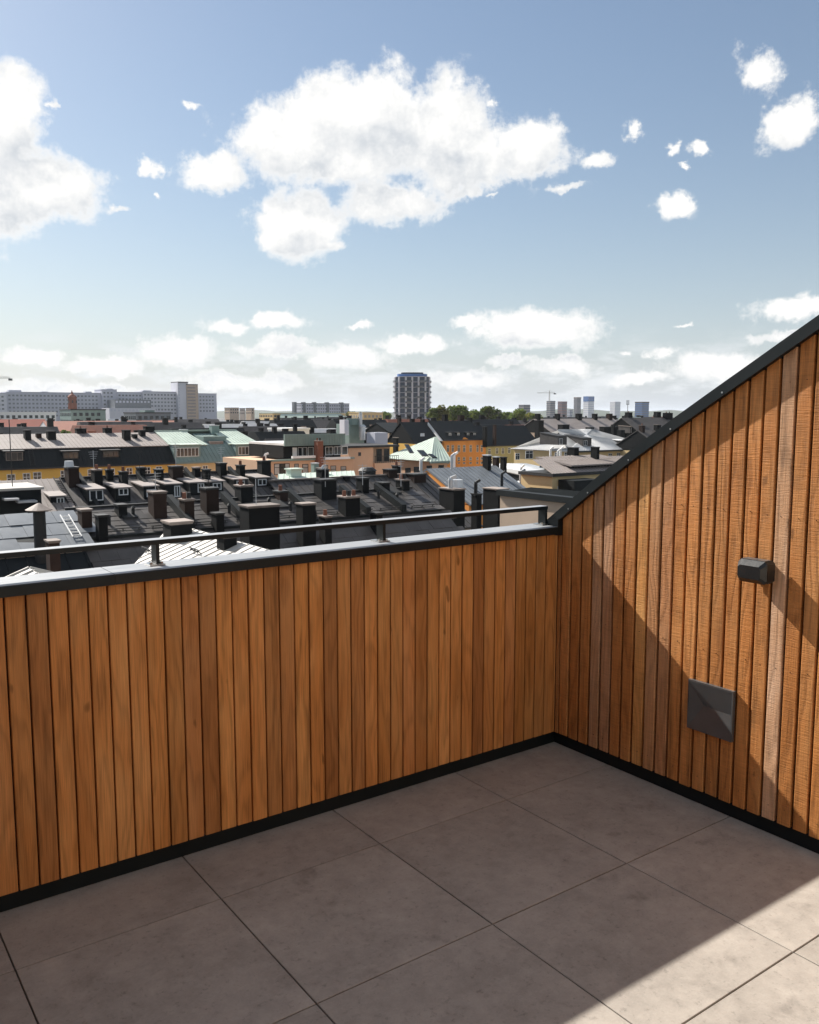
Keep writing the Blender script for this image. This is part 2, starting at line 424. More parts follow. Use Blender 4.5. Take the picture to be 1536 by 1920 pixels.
for a, b in zip(ys, ys[1:]):
    core.hexa([(XB + PT + .001, b, -.4), (XB + .16, b, -.4), (XB + .16, a, -.4), (XB + PT + .001, a, -.4), (XB + PT + .001, b, ztop_c(b) - .03), (XB + .16, b, ztop_c(b) - .03), (XB + .16, a, ztop_c(a) - .03), (XB + PT + .001, a, ztop_c(a) - .03)])
core.build('wall_core', M['underlay'], sw)
y = .2855 + .060
SPEC = {4: (.50,.28,.145), 5: (.50,.27,.14), 8: (.67,.33,.105), 9: (.53,.265,.115), 10: (.53,.25,.105), 18: (.66,.40,.235)}
i = 0
while y > YEND + .1:
    yc = y - .030
    fj = rnd.uniform(.88, 1.12); c = SPEC.get(i) or tuple(q * fj for q in rnd.choice([(.56,.240,.072), (.58,.252,.078), (.53,.226,.068), (.51,.218,.066), (.54,.228,.067)]))
    z0 = .058 + rnd.uniform(-.002, .002)
    w = .0495
    if i == 0: w = .020; yc = .2975
    pr = [(XB + d, yc + q) for q, d in plank_profile(w, PT)]
    b_ = [Vector((x_, y_, z0)) for x_, y_ in pr]; t_ = [Vector((x_, y_, ztop_c(y_) - .03)) for x_, y_ in pr]
    n = len(pr); mb = MB().add(b_ + t_, [tuple(range(n)), tuple(range(n, 2 * n))] + [(k_, (k_ + 1) % n, n + (k_ + 1) % n, n + k_) for k_ in range(n)])
    o = mb.build('plank', M['sawn'], sw, org=(XB, yc, z0)); o.color = (*c, 1)
    o.location.x += rnd.uniform(-.0012, .0012)
    y -= .0598; i += 1
MB().box(XB + .014, XB + PT, YEND, YA + .012, .0005, .075).build('skirting', M['black_metal'], sw)
cp = MB()
cys = [YA + .16 - i_ * .06 for i_ in range(int((YA + .16 - YEND) / .06) + 1)]
ox0, ox1, th = XB - .025, XB + .185, .047
for a, b in zip(cys, cys[1:]):
    za, zb = ztop_c(a), ztop_c(b)
    cp.add([(ox0,a,za-th),(ox1,a,za-th),(ox1,a,za+.004),(ox0,a,za),(ox0,b,zb-th),(ox1,b,zb-th),(ox1,b,zb+.004),(ox0,b,zb)], [(0,1,5,4),(1,2,6,5),(2,3,7,6),(3,0,4,7)])
a, za = cys[0], ztop_c(cys[0]); b, zb = cys[-1], ztop_c(cys[-1])
cp.add([(ox0,a,za-th),(ox1,a,za-th),(ox1,a,za+.004),(ox0,a,za)], [(0,1,2,3)]).add([(ox0,b,zb-th),(ox1,b,zb-th),(ox1,b,zb+.004),(ox0,b,zb)], [(0,1,2,3)])
bmco = cp.build('coping', M['black_metal'], sw)
nh = MB()
for k_ in range(1, 60):
    yn = .2855 + .060 - .030 - k_ * .0598
    for zn in (.115, .62, 1.16, 1.62, 2.1):
        if zn < ztop_c(yn) - .12: nh.cyl((XB - .0016, yn + rnd.uniform(-.006, .006), zn + rnd.uniform(-.006, .006)), .0016, .0016, .0018, 6, 'x')
nh.build('nail_heads', M['black_metal'], sw, kind='stuff')
# the dark corner strip where the two copings meet
MB().box(XB - .026, XB + .01, .284, YA + .02, .972, 1.05).build('corner_strip', M['black_metal'], sw)
for yy in (.225, .115, -.1, -.3, -.52):
    MB().cyl((ox0 - .0015, yy, ztop_c(yy) - .034), .0035, .0035, .0018, 8, 'x').build('screw', M['steel'], sw)

# wall lamp (faceted box) --------------------------------------------------
lp = thing('wall_lamp', (XB, -.692, .96), 'black faceted box lamp fixed high on the cedar side wall', 'lamp')
def oct_poly(x, y0, y1, z0, z1, c1, c2):
    return [Vector((x, y0 + c2, z0)), Vector((x, y1 - c2, z0)), Vector((x, y1, z0 + c1)), Vector((x, y1, z1 - c1)), Vector((x, y1 - c2, z1)), Vector((x, y0 + c2, z1)), Vector((x, y0, z1 - c1)), Vector((x, y0, z0 + c1))]
def loft(rings):
    n = len(rings[0]); mb = MB(); vs = [q for r_ in rings for q in r_]
    fs = [tuple(range(n)), tuple(range((len(rings) - 1) * n, len(rings) * n))]
    for k_ in range(len(rings) - 1):
        fs += [(k_ * n + j_, k_ * n + (j_ + 1) % n, (k_ + 1) * n + (j_ + 1) % n, (k_ + 1) * n + j_) for j_ in range(n)]
    return mb.add(vs, fs)
y0, y1, z0, z1 = -.752, -.640, .920, 1.000
loft([oct_poly(XB + .001, y0 + .01, y1 - .01, z0 + .01, z1 - .01, .008, .008), oct_poly(XB - .014, y0 + .01, y1 - .01, z0 + .01, z1 - .01, .008, .008)]).build('mount', M['black_satin'], lp)
loft([oct_poly(XB - .014, y0, y1, z0, z1, .010, .010), oct_poly(XB - .062, y0, y1, z0, z1, .010, .010), oct_poly(XB - .082, y0 + .014, y1 - .010, z0 + .016, z1 - .018, .008, .008)]).build('housing', M['black_satin'], lp)
MB().box(XB - .060, XB - .022, y0 + .012, y1 - .012, z1 + .0002, z1 + .0022).build('trim', M['graphite'], lp)

# recessed step light ------------------------------------------------------
sl = thing('step_light', (XB, -.514, .30), 'square dark metal step light with a folded recess low on the cedar side wall', 'lamp')
y0, y1, z0, z1 = -.612, -.416, .300, .493     # y1 is the end towards the parapet
xf = XB - .0155
mb = MB().box(XB - .0012, XB + .004, y0 + .004, y1 - .004, z0 + .004, z1 - .004); mb.build('back_box', M['graphite'], sl)
e_ = .006
TL, TR, BR, BL = (xf, y1, z1), (xf, y0, z1), (xf, y0, z0), (xf, y1, z0)
tl, tr, br, bl = (xf, y1 - .002, z1 - e_), (xf, y0 + e_, z1 - e_), (xf, y0 + e_, z0 + .003), (xf, y1 - .002, z0 + .003)
BK = [(XB - .0005, *q[1:]) for q in (TL, TR, BR, BL)]
fr = MB().add([TL, TR, BR, BL, tl, tr, br, bl] + BK, [(0,1,5,4),(1,2,6,5),(2,3,7,6),(3,0,4,7),(0,1,9,8),(1,2,10,9),(2,3,11,10),(3,0,8,11)])
fr.build('frame', M['graphite'], sl)
I1, I2 = (xf + .0135, y1 - .062, z0 + .098), (xf + .0135, y0 + e_ + .001, z0 + .098)
L1 = (xf + .002, y1 - .002, z0 + .112)
rc = MB().add([tl, tr, br, bl, I1, I2, L1], [(0, 1, 5, 4), (4, 5, 2, 3), (0, 4, 6), (6, 4, 3), (1, 2, 5)])
rc.build('reflector', M['graphite'], sl)

# unseen wall and house front, added to cut sky light and bounce sunlight back
ow = thing('added_side_wall', (-2.95, -1.6, 0), 'unseen cedar plank wall added opposite the lamp wall to cut sky light', 'wall')
mb = MB()
for a, b in zip(ys, ys[1:]):
    mb.hexa([(-3.1, b, -.4), (-2.86, b, -.4), (-2.86, a, -.4), (-3.1, a, -.4), (-3.1, b, ztop_c(b)), (-2.86, b, ztop_c(b)), (-2.86, a, ztop_c(a)), (-3.1, a, ztop_c(a))])
o = mb.build('wall_core', M['wood'], ow); o.color = (.52, .24, .075, 1)
hf = thing('added_house_front', (-1.2, -5.1, 0), 'unseen white house front with terrace door, added to bounce sunlight onto the parapet', 'house')
o = MB().box(-3.1, .76, -5.4, -5.06, -.4, 3.6).build('wall', mat('white_bounce_render', (.56, .53, .48), .9, .06, 1.5), hf)  # white chosen to throw sunlight back onto the parapet planks
MB().box(-2.6, -1.2, -5.08, -5.03, .06, 2.2).build('added_door_frame', M['black_metal'], hf)
MB().box(-2.5, -1.95, -5.032, -5.022, .14, 2.12).build('added_door_pane', M['graphite'], hf); MB().box(-1.85, -1.3, -5.032, -5.022, .14, 2.12).build('added_door_pane', M['graphite'], hf)

# ================================================================== the city beyond the parapet
GZ = -23.0
M['dark_sheet'] = mat('dark_weathered_sheet', (.078, .072, .068), .5, .32, .9, 0, 0, .22, .5)
M['slate_sheet'] = mat('blue_grey_sheet', (.16, .175, .19), .42, .25, .7, 0, 0, .5, .25)
M['black_sheet'] = mat('black_sheet', (.013, .016, .017), .6, .3, .8, 0, 0, .16, .2)
M['brown_sheet'] = mat('brown_grey_sheet', (.27, .235, .215), .6, .2, .5, 0, 0, .4, .1, (.6, 2, 2))
M['pale_sheet'] = mat('pale_zinc_sheet', (.44, .42, .385), .5, .12, .6, 0, 0, .4, .08)
M['zinc'] = mat('zinc_sheet', (.72, .735, .74), .42, .2, .5, 0, .2, .5, .1)
M['grey_sheet'] = mat('grey_painted_sheet', (.62, .62, .61), .55, .2, .5, 0, 0, .4, .1)
M['copper'] = mat('green_copper_sheet', (.46, .54, .47), .6, .18, .5, 0, 0, .35, .08)
M['copper_shade_dark'] = mat('green_copper_shade_dark', (.19, .26, .24), .6, .2, .6, 0, 0, .35, .08)  # copper with shade put into its colour; also serves dark green walls
M['brick_dark'] = mat('sooty_chimney_render', (.013, .014, .0145), .85, .35, 1.6, .2, 0, .1, .5)
M['brick_brown'] = mat('dark_brown_brick', (.036, .024, .020), .85, .35, 1.6, .2, 0, .1, .5)
M['brick_red'] = mat('red_brown_brick', (.20, .085, .055), .85, .3, 3, .2, 0, .3, .2)
M['cap_light'] = mat('pale_chimney_capping', (.24, .20, .175), .7, .3, 2, 0, 0, .3, .5)
M['cap_dark'] = mat('dark_capping', (.03, .031, .031), .6, .3, 2, 0, 0, .3, .4)
M['yellow'] = mat('ochre_yellow_render', (.70, .42, .10), .9, .12, .35, 0, 0, .2, .06)
M['pale_yellow'] = mat('pale_yellow_render', (.66, .50, .27), .9, .12, .35, 0, 0, .2, .1)
M['peach'] = mat('peach_render', (.64, .42, .28), .9, .12, .35, 0, 0, .2, .1)
M['orange'] = mat('orange_render', (.74, .30, .075), .9, .12, .35, 0, 0, .2, .05)
M['olive'] = mat('olive_render', (.36, .32, .16), .9, .12, .35, 0, 0, .2, .05)
M['beige'] = mat('beige_render', (.47, .36, .27), .9, .15, .4, 0, 0, .2, .05)
M['white_paint'] = mat('white_paint', (.78, .78, .76), .55, .06, 2, 0, 0, .4)
M['white_wall'] = mat('white_grey_cladding', (.60, .60, .64), .8, .08, .1, 0, 0, .3, .1)
M['lilac_wall'] = mat('lilac_grey_cladding', (.50, .51, .57), .8, .08, .1, 0, 0, .3, .1)
M['blue_dark'] = mat('dark_blue_band', (.05, .07, .105), .4, .1, 1)
M['glass'] = mat('window_glass', (.018, .022, .026), .12, .1, 1, 0, 0, .6)
M['glass_blue'] = mat('blue_facade_glass', (.06, .14, .34), .2, .1, 1, 0, 0, .6)
M['curtain'] = mat('curtained_window', (.35, .34, .32), .6, .2, 2, 0, 0, .4, .5)
M['rust'] = mat('rust_red_sheet', (.30, .075, .045), .75, .2, .5, 0, 0, .3, .3)
M['ground'] = mat('street_and_courtyard_ground', (.07, .07, .065), .95, .3, .02)
M['soil'] = mat('far_wooded_ground', (.045, .06, .035), .95, .4, .004)
M['tar'] = mat('bitumen_roofing', (.016, .018, .019), 1.0, .3, .8, 0, 0, .0)
M['tin'] = mat('galvanised_tin', (.55, .56, .57), .38, .18, 4, 0, .5, .5, .2)
M['mast'] = mat('crane_steel', (.35, .33, .28), .6, .1, 1)
M['terracotta'] = mat('terracotta_roof', (.26, .11, .075), .8, .25, .6, 0, 0, .3, .3)

def Vx(px, Y, py=880): return atY(px, py, Y).x
def Zy(px, py, Y): return atY(px, py, Y).z

def slope(parent, name, m, A, B, C, D, th=.10, seam=0, rib=.05, kind=None):
    """roof slope slab A,B = eave ends, C,D = upper ends; optional standing seams running up the slope"""
    A, B, C, D = (Vector(q) for q in (A, B, C, D))
    n = (B - A).cross(D - A).normalized()
    if n.z < 0: n = -n
    d = -n * th
    mb = MB().hexa([A + d, B + d, C + d, D + d, A, B, C, D])
    if seam:
        L = (B - A).length; k = max(1, int(L / seam))
        for i in range(k + 1):
            t = min(max((i * seam) / L, .002), .998)
            a, b = A.lerp(B, t), D.lerp(C, t)
            if (b - a).length > .3: mb.bar(a + n * rib * .5, b + n * rib * .5, rib * .8, rib)
    return mb.build(name, m, parent, kind=kind)

def tri(parent, name, m, A, B, C, th=.1, seam=0, rib=.05):
    A, B, C = (Vector(q) for q in (A, B, C)); n = (B - A).cross(C - A).normalized()
    if n.z < 0: n = -n
    mb = MB().prism([A - n * th, B - n * th, C - n * th], n * th)
    if seam:
        L = (B - A).length; e = (B - A) / L; hgt = C - A - e * (C - A).dot(e); foot = (C - A).dot(e)
        k = int(L / seam)
        for i in range(1, k):
            s_ = i * seam; f = s_ / foot if s_ < foot else (L - s_) / (L - foot)
            mb.bar(A + e * s_ + n * rib * .5, A + e * s_ + hgt * f * .98 + n * rib * .5, rib * .8, rib)
    return mb.build(name, m, parent)

def chimney(parent, pl, pr, yt, Y0, dy=None, down=6.0, cap='dark', pots=0, m=None, over=.06):
    dy = dy or .7
    x0, x1 = Vx(pl, Y0 + dy, yt), Vx(pr, Y0, yt)
    if x1 - x0 < .45: x1 = x0 + .45
    zt = Zy((pl + pr) / 2, yt, Y0)
    return chim_w(parent, x0, x1, Y0, Y0 + dy, zt, down, cap, pots, m, over)
def chim_w(parent, x0, x1, y0, y1, zt, down, cap, pots, m=None, over=.06):
    c = MB().box(x0, x1, y0, y1, zt - down, zt - .12).build('chimney', m or M['brick_brown' if rnd.random() < .25 else 'brick_dark'], parent)
    cm = {'dark': M['cap_dark'], 'light': M['cap_light'], 'tin': M['tin']}[cap]
    k = MB(); k.box(x0 - over, x1 + over, y0 - over, y1 + over, zt - .06, zt)
    k.box(x0 - over * .4, x1 + over * .4, y0 - over * .4, y1 + over * .4, zt - .1199, zt - .0601)
    k.build('cap', cm, c)
    for i in range(pots):
        xx = x0 + (x1 - x0) * (i + .5) / pots
        MB().cyl((xx, (y0 + y1) / 2, zt), .13, .11, .34, 8).build('pot', M['cap_dark'] if i % 2 else M['brick_red'], c)
    return c
def cowl(parent, px, yt, yb, Y, r=.13, m=None):
    """bent tin flue pipe with a hood"""
    p = atY(px, yb, Y); zt = Zy(px, yt, Y); h = zt - p.z
    mb = MB().cyl((p.x, Y, p.z), r, r, h * .72, 8)
    mb.cyl((p.x, Y, p.z + h * .70), r * 1.05, r * .8, h * .18, 8)
    mb.bar((p.x, Y, p.z + h * .84), (p.x + r * 2.2, Y - r, zt), r * 1.3)
    return mb.build('flue_pipe', m or M['tin'], parent)

def window(parent, x0, x1, z0, z1, Y, panes=2, fm=None, gm=None, bars=True, rec=.02, face='y'):
    """window in a wall facing -Y: frame proud of the wall, panes set back in the frame"""
    w = .07 if x1 - x0 > .9 else .05
    f = MB()
    f.box(x0, x1, Y - .05, Y + .02, z0, z0 + w).box(x0, x1, Y - .05, Y + .02, z1 - w, z1)
    f.box(x0, x0 + w, Y - .05, Y + .02, z0 + w, z1 - w).box(x1 - w, x1, Y - .05, Y + .02, z0 + w, z1 - w)
    for i in range(1, panes):
        xx = x0 + (x1 - x0) * i / panes; f.box(xx - w * .4, xx + w * .4, Y - .045, Y + .02, z0 + w, z1 - w)
    if bars: zz = z0 + (z1 - z0) * .66; f.box(x0 + w, x1 - w, Y - .042, Y + .02, zz - .03, zz + .03)
    o = f.build('window', fm or M['white_paint'], parent)
    MB().box(x0 + w * .5, x1 - w * .5, Y - .012, Y + .015, z0 + w * .5, z1 - w * .5).build('pane', gm or M['glass'], o)
    return o
def win_px(parent, lst, Y, panes=2, fm=None, gm=None, hmin=0):
    for (a, b, t, bt) in lst:
        zt = Zy((a + b) / 2, t, Y); zb = Zy((a + b) / 2, bt, Y)
        if hmin: zb = min(zb, zt - hmin)
        window(parent, Vx(a, Y), Vx(b, Y), zb, zt, Y, panes, fm, gm)

def dormer(parent, pl, pr, yt, yb, Yf, depth, wm, rm, win=None, panes=2, tilt=.12, fm=None):
    """box dormer: cheeks and front, sloping roof plate, framed window"""
    x0, x1 = Vx(pl, Yf), Vx(pr, Yf); z1 = Zy((pl + pr) / 2, yt, Yf); z0 = Zy((pl + pr) / 2, yb, Yf)
    d = MB().hexa([(x0, Yf, z0), (x1, Yf, z0), (x1, Yf + depth, z0), (x0, Yf + depth, z0), (x0, Yf, z1), (x1, Yf, z1), (x1, Yf + depth, z1 + tilt * depth), (x0, Yf + depth, z1 + tilt * depth)]).build('dormer', wm, parent)
    o = .12
    MB().hexa([(x0 - o, Yf - .2, z1 - .02), (x1 + o, Yf - .2, z1 - .02), (x1 + o, Yf + depth, z1 + tilt * depth + .005), (x0 - o, Yf + depth, z1 + tilt * depth + .005),
               (x0 - o, Yf - .2, z1 + .07), (x1 + o, Yf - .2, z1 + .07), (x1 + o, Yf + depth, z1 + tilt * depth + .1), (x0 - o, Yf + depth, z1 + tilt * depth + .1)]).build('dormer_roof', rm, d)
    if win:
        a, b, c, e = win; w = x1 - x0; h = z1 - z0
        f = MB(); fx0, fx1, fz0, fz1 = x0 + w * a, x0 + w * b, z0 + h * c, z0 + h * e; t = .07; Y = Yf
        f.box(fx0, fx1, Y - .05, Y + .01, fz0, fz0 + t).box(fx0, fx1, Y - .05, Y + .01, fz1 - t, fz1)
        for i in range(panes + 1):
            xx = fx0 + (fx1 - fx0) * i / panes; xx = min(max(xx, fx0 + t / 2), fx1 - t / 2)
            f.box(xx - t / 2, xx + t / 2, Y - .048, Y + .01, fz0 + t, fz1 - t)
        f.build('window', fm or M['white_paint'], d)
        MB().box(fx0 + .03, fx1 - .03, Y - .015, Y + .008, fz0 + .03, fz1 - .03).build('pane', M['glass'], d)
    return d

def sheets(parent, m, A, B, C, D, w, h, rows=None, as_objects=True, jitter=.012, name='roof_sheet'):
    """overlapping roof sheets laid in courses on the slope A,B (eave) D,C (top)"""
    A, B, C, D = (Vector(q) for q in (A, B, C, D))
    ex = (B - A).normalized(); up = (D - A); up = (up - ex * up.dot(ex)); H = up.length; eu = up.normalized(); n = ex.cross(eu)
    if n.z < 0: n = -n
    R3 = Matrix((ex, eu, n)).transposed().to_euler()
    nr = max(1, int(round(H / h))); h = H / nr
    t = .022
    me = MB().hexa([(.006, -.03, .006), (w - .006, -.03, .006), (w - .006, h, .0), (.006, h, .0), (.006, -.03, .006 + t), (w - .006, -.03, .006 + t), (w - .006, h, .010), (.006, h, .010)]).mesh(name, m)
    joined = MB()
    for r_ in range(nr):
        L0 = A + eu * h * r_; left = A.lerp(D, (r_ + .5) / nr); right = B.lerp(C, (r_ + .5) / nr)
        s0 = (left - L0).dot(ex); s1 = (right - L0).dot(ex)
        s_ = s0 - (w * .5 if r_ % 2 else 0)
        while s_ < s1 - .05:
            if s_ >= s0 - w * .6:
                p = L0 + ex * s_ + n * rnd.uniform(0, jitter)
                if as_objects:
                    e = R3.copy(); e.x += rnd.uniform(-.02, .02); e.y += rnd.uniform(-.008, .008)
                    piece(name, me, parent, p, e, color=None)
                else:
                    j = rnd.uniform(0, jitter); q = [Vector(v_.co) for v_ in me.vertices]
                    joined.hexa([p + ex * a.x + eu * a.y + n * (a.z + j) for a in q])
            s_ += w
    if not as_objects: joined.build(name, m, parent, kind='stuff')

# ---- ground and far land -------------------------------------------------
gnd = MB(); NG = 64
gnd.add([(CAM.x, CAM.y, GZ)] + [(CAM.x + 16000 * math.cos(2 * math.pi * i / NG), CAM.y + 16000 * math.sin(2 * math.pi * i / NG), GZ) for i in range(NG)], [(0, i + 1, (i + 1) % NG + 1) for i in range(NG)])
struct(gnd.build('ground', M['ground']))
hill = MB(); vs = []; fs = []; n_ = 120
for i in range(n_ + 1):
    px = -500 + i * 2600 / n_
    for j, (D, f) in enumerate(((4200, 0), (4700, .7), (5400, 1.0), (6400, 0))):
        p = atD(px, 775, D)
        hh = (9 + 7 * math.sin(px * .013 + 1) + 5 * math.sin(px * .031) + 3 * math.sin(px * .09 + 2) + rnd.uniform(-1.2, 1.2)) + (10 if px > 1050 else 0)
        vs.append((p.x, p.y, GZ - 1 + (max(4, hh) + 25) * f))
for i in range(n_):
    for j in range(3): a = i * 4 + j; fs.append((a, a + 4, a + 5, a + 1))
struct(hill.add(vs, fs).build('hills', M['soil'], smooth=True))

# ---- near roofs: house with dark sheet roof and tall chimneys (just beyond the parapet) --------------
Y2 = 46.0
zr2 = Zy(300, 944.5, Y2)
nrm = Vector((0, -.36, 1)).normalized()
def p2(px, py): return onpl(px, py, (0, Y2, zr2), nrm)
yb2 = p2(240, 1003).y; zb2 = p2(240, 1003).z
xl, xr = Vx(121, Y2, 955), Vx(772, Y2, 912)
h2 = thing('apartment_house', ((xl + xr) / 2, Y2 + 2, GZ), 'apartment house with dark lapped sheet roof and a row of tall sooty chimneys', 'house')
MB().box(xl + .1, xr - .1, 34.5, Y2 + 9, GZ, zb2 - 6.6).build('wall', M['beige'], h2)
A, B, C, D = (xl, yb2, zb2), (xr, yb2, zb2), (xr, Y2, zr2), (xl, Y2, zr2)
up2 = slope(h2, 'upper_roof', M['black_sheet'], A, B, C, D, .12)
sheets(up2, M['dark_sheet'], A, B, C, D, .78, .58)
ye = 35.0; ze = zb2 - .74 * (yb2 - .10 - ye)
A2, B2 = (xl, ye, ze), (xr, ye, ze); C2, D2 = (xr, yb2 - .1, zb2 - .10), (xl, yb2 - .1, zb2 - .10)
lo2 = slope(h2, 'lower_roof', M['black_sheet'], A2, B2, C2, D2, .12)
t_ = .42; A3 = Vector(A2).lerp(Vector(D2), 1 - t_); B3 = Vector(B2).lerp(Vector(C2), 1 - t_)
sheets(lo2, M['dark_sheet'], A3, B3, C2, D2, .95, .75, as_objects=False)
slope(h2, 'rear_roof', M['black_sheet'], (xl, Y2 + 8, zr2 - 4.6), (xr, Y2 + 8, zr2 - 4.6), (xr, Y2 + .02, zr2), (xl, Y2 + .02, zr2), .12)
MB().bar((xl, Y2, zr2 + .05), (xr, Y2, zr2 + .05), .22, .10).build('ridge_cap', M['cap_dark'], h2)
MB().bar((xl, yb2 - .12, zb2 - .02), (xr, yb2 - .12, zb2 - .02), .10, .14).build('roof_kerb', M['black_sheet'], h2)
for a in [(277,312,922,44.2,.9,'light',0),(336,364,936,43.6,.8,'light',2),(375,410,915,44.2,.9,'dark',0),(440,474,910,45.4,.9,'light',2),(588,631,899,45.0,1.0,'dark',0),
          (634,675,931,42.6,.9,'light',3),(668,692,896,45.6,.8,'dark',0),(555,592,944,40.6,.8,'light',0),(145,172,955,43.4,.8,'light',0)]:
    chimney(h2, a[0], a[1], a[2], a[3], a[4], 8, a[5], a[6])
big = chimney(h2, 449, 524, 948, 37.2, 1.1, 9, 'light', 0)
bx = Vx(497, 37.2, 940); MB().cyl((bx - .3, 37.6, Zy(480, 948, 37.2)), .02, .02, 1.3, 6).build('antenna_rod', M['tin'], big)
for k_ in range(9):                       # low snow rails along the roof break, each on brackets
    xs_ = xl + 1.2 + k_ * 2.45; r_ = MB().bar((xs_, yb2 + .25, zb2 + .34), (xs_ + 1.9, yb2 + .25, zb2 + .34), .05)
    r_.bar((xs_, yb2 + .25, zb2 + .2), (xs_ + 1.9, yb2 + .25, zb2 + .2), .04)
    for t in (.1, .95, 1.8): r_.bar((xs_ + t, yb2 + .25, zb2 + .34), (xs_ + t, yb2 + .5, zb2 + .1), .04)
    r_.build('snow_guard', M['cap_dark'], h2)
for (px, py) in ((205, 985), (250, 968), (430, 962), (505, 950), (545, 958), (710, 935), (745, 940)):
    q = p2(px, py); MB().cyl((q.x, q.y, q.z - .1), .09, .09, .55, 8).cyl((q.x, q.y, q.z + .451), .14, .05, .12, 8).build('vent_pipe', M['cap_dark'], h2)
for (px, py) in ((232, 975), (520, 955), (735, 928)):
    q = p2(px, py); MB().hexa([(q.x + a, q.y + b, q.z + b * .36 + c_) for c_ in (.0, .14) for a, b in ((0, 0), (.8, 0), (.8, .9), (0, .9))]).build('roof_hatch', M['cap_dark'], h2)
# snow ladder standing proud of the lower roof

# ---- blue grey roofed neighbour -----------------------------------------
xl0 = Vx(-140, Y2, 960)
h2l = thing('apartment_house', ((xl0 + xl) / 2, Y2 + 2, GZ), 'house with blue grey sheet roof, round capped flue and a white roof ladder', 'house')
zl = Zy(60, 962, Y2 - .5); n2l = Vector((0, -.36, 1)).normalized()
yl = onpl(50, 1032, (0, Y2 - .5, zl), n2l).y; zlb = zl - .36 * (Y2 - .5 - yl)
A, B, C, D = (xl0, yl, zlb), (xl - .15, yl, zlb), (xl - .15, Y2 - .5, zl), (xl0, Y2 - .5, zl)
MB().box(xl0 + .1, xl - .25, yl + .3, Y2 + 8, GZ, zlb - .2).build('wall', M['beige'], h2l)
ul = slope(h2l, 'roof', M['black_sheet'], A, B, C, D, .12)
sheets(ul, M['slate_sheet'], A, B, C, D, 1.15, 1.3, jitter=.03)
slope(h2l, 'rear_roof', M['black_sheet'], (xl0, Y2 + 7.5, zl - 3), (xl - .15, Y2 + 7.5, zl - 3), C, D, .12)
slope(h2l, 'lower_roof', M['black_sheet'], (xl0, yl - 6, zlb - 3.9), (xl - .15, yl - 6, zlb - 3.9), (xl - .15, yl - .05, zlb - .3), (xl0, yl - .05, zlb - .3), .12, .9, .06)
p0 = onpl(77, 1036, (0, Y2 - .5, zl), n2l); zt = Zy(77, 955, p0.y)
fl_ = MB().cyl((p0.x, p0.y, p0.z - .5), .30, .28, zt - p0.z + .5, 14).build('flue', M['cap_dark'], h2l, smooth=False)
MB().cyl((p0.x, p0.y, zt), .62, .06, .30, 16).cyl((p0.x, p0.y, zt - .04), .60, .62, .0399, 16).build('hood', M['cap_light'], fl_)
chimney(h2l, 85, 107, 1014, 38.5, .7, 4, 'light')
lad = MB(); a = onpl(137, 1013, (0, Y2 - .5, zl), n2l) + Vector((0, 0, .18)); b = onpl(113, 972, (0, Y2 - .5, zl), n2l) + Vector((0, 0, .18))
ex = Vector((.42, 0, 0)); lad.bar(a, b, .05).bar(a + ex, b + ex, .05)
for k_ in range(7): q = a.lerp(b, (k_ + .4) / 7); lad.bar(q, q + ex, .045)
lad.build('roof_ladder', M['white_paint'], h2l)

# ---- pale seamed roof wing directly below the parapet --------------------
XW = atD(511, 1033, 27.0).x; ZW = atD(511, 1033, 27.0).z; PWt = .36
nw = Vector((-PWt, 0, 1)).normalized(); o_w = (XW, 24, ZW)
def pw_(px, py): return onpl(px, py, o_w, nw)
hw = thing('courtyard_wing', (XW - 1, 22, GZ), 'low wing with pale standing seam metal roof showing just over the parapet', 'house')
Y0w, Y1w = 14.0, pw_(352, 992).y
west = 4.6
MB().box(XW - west + .3, XW + 4.2, Y0w + .2, Y1w - 1.2, GZ, ZW - 1.75).build('wall', M['beige'], hw)
poly = [Vector((XW, Y0w, ZW)), Vector((XW, Y1w, ZW)), pw_(307, 998), pw_(250, 1060), pw_(196, 1120), Vector((XW - west, Y0w, ZW - west * PWt))]
base = MB().prism([q - nw * .10 for q in poly], nw * .08).build('roof', M['pale_sheet'], hw)
pit = .46; k_ = 0; y_ = Y0w
while y_ < Y1w + .2:
    pg = clip(clip(poly, 1, y_ + .006, False), 1, y_ + pit - .006, True)
    if len(pg) >= 3:
        MB().prism([q - nw * .018 for q in pg], nw * (.022 + .004 * (k_ % 2))).build('roof_panel', M['pale_sheet'], base)
        xs = [q.x for q in clip(poly, 1, y_ + pit, False)]
        edge = [q for q in pg if abs(q.y - (y_ + pit - .006)) < 1e-3]
        if len(edge) >= 2:
            a, b = min(edge, key=lambda q: q.x), max(edge, key=lambda q: q.x)
            MB().bar(a + nw * .02 + Vector((0, .006, 0)), b + nw * .02 + Vector((0, .006, 0)), .02, .03).build('seam', M['pale_sheet'], base)
    y_ += pit; k_ += 1
slope(hw, 'east_roof', M['pale_sheet'], (XW + 4.4, Y0w, ZW - 1.6), (XW + 4.4, Y1w, ZW - 1.6), (XW + .01, Y1w, ZW), (XW + .01, Y0w, ZW), .1)
q = pw_(332, 1015); chimney(hw, 305, 360, 978, q.y, .8, 3, 'light')
q = pw_(428, 1030); chimney(hw, 406, 444, 1003, q.y, .6, 2.5, 'light')
for (px, py) in ((285, 1028), (375, 1030), (440, 1046)):        # snow guards on brackets
    a = pw_(px - 16, py + 6) + nw * .2; b = a + Vector((0, -.75, 0)); g_ = MB().bar(a, b, .03)
    for t in (.1, .5, .9): q = a.lerp(b, t); g_.bar(q, q - nw * .19 + Vector((.1, 0, 0)), .025); 
    g_.bar(a - nw * .07, b - nw * .07, .03); g_.build('snow_guard', M['cap_dark'], hw)
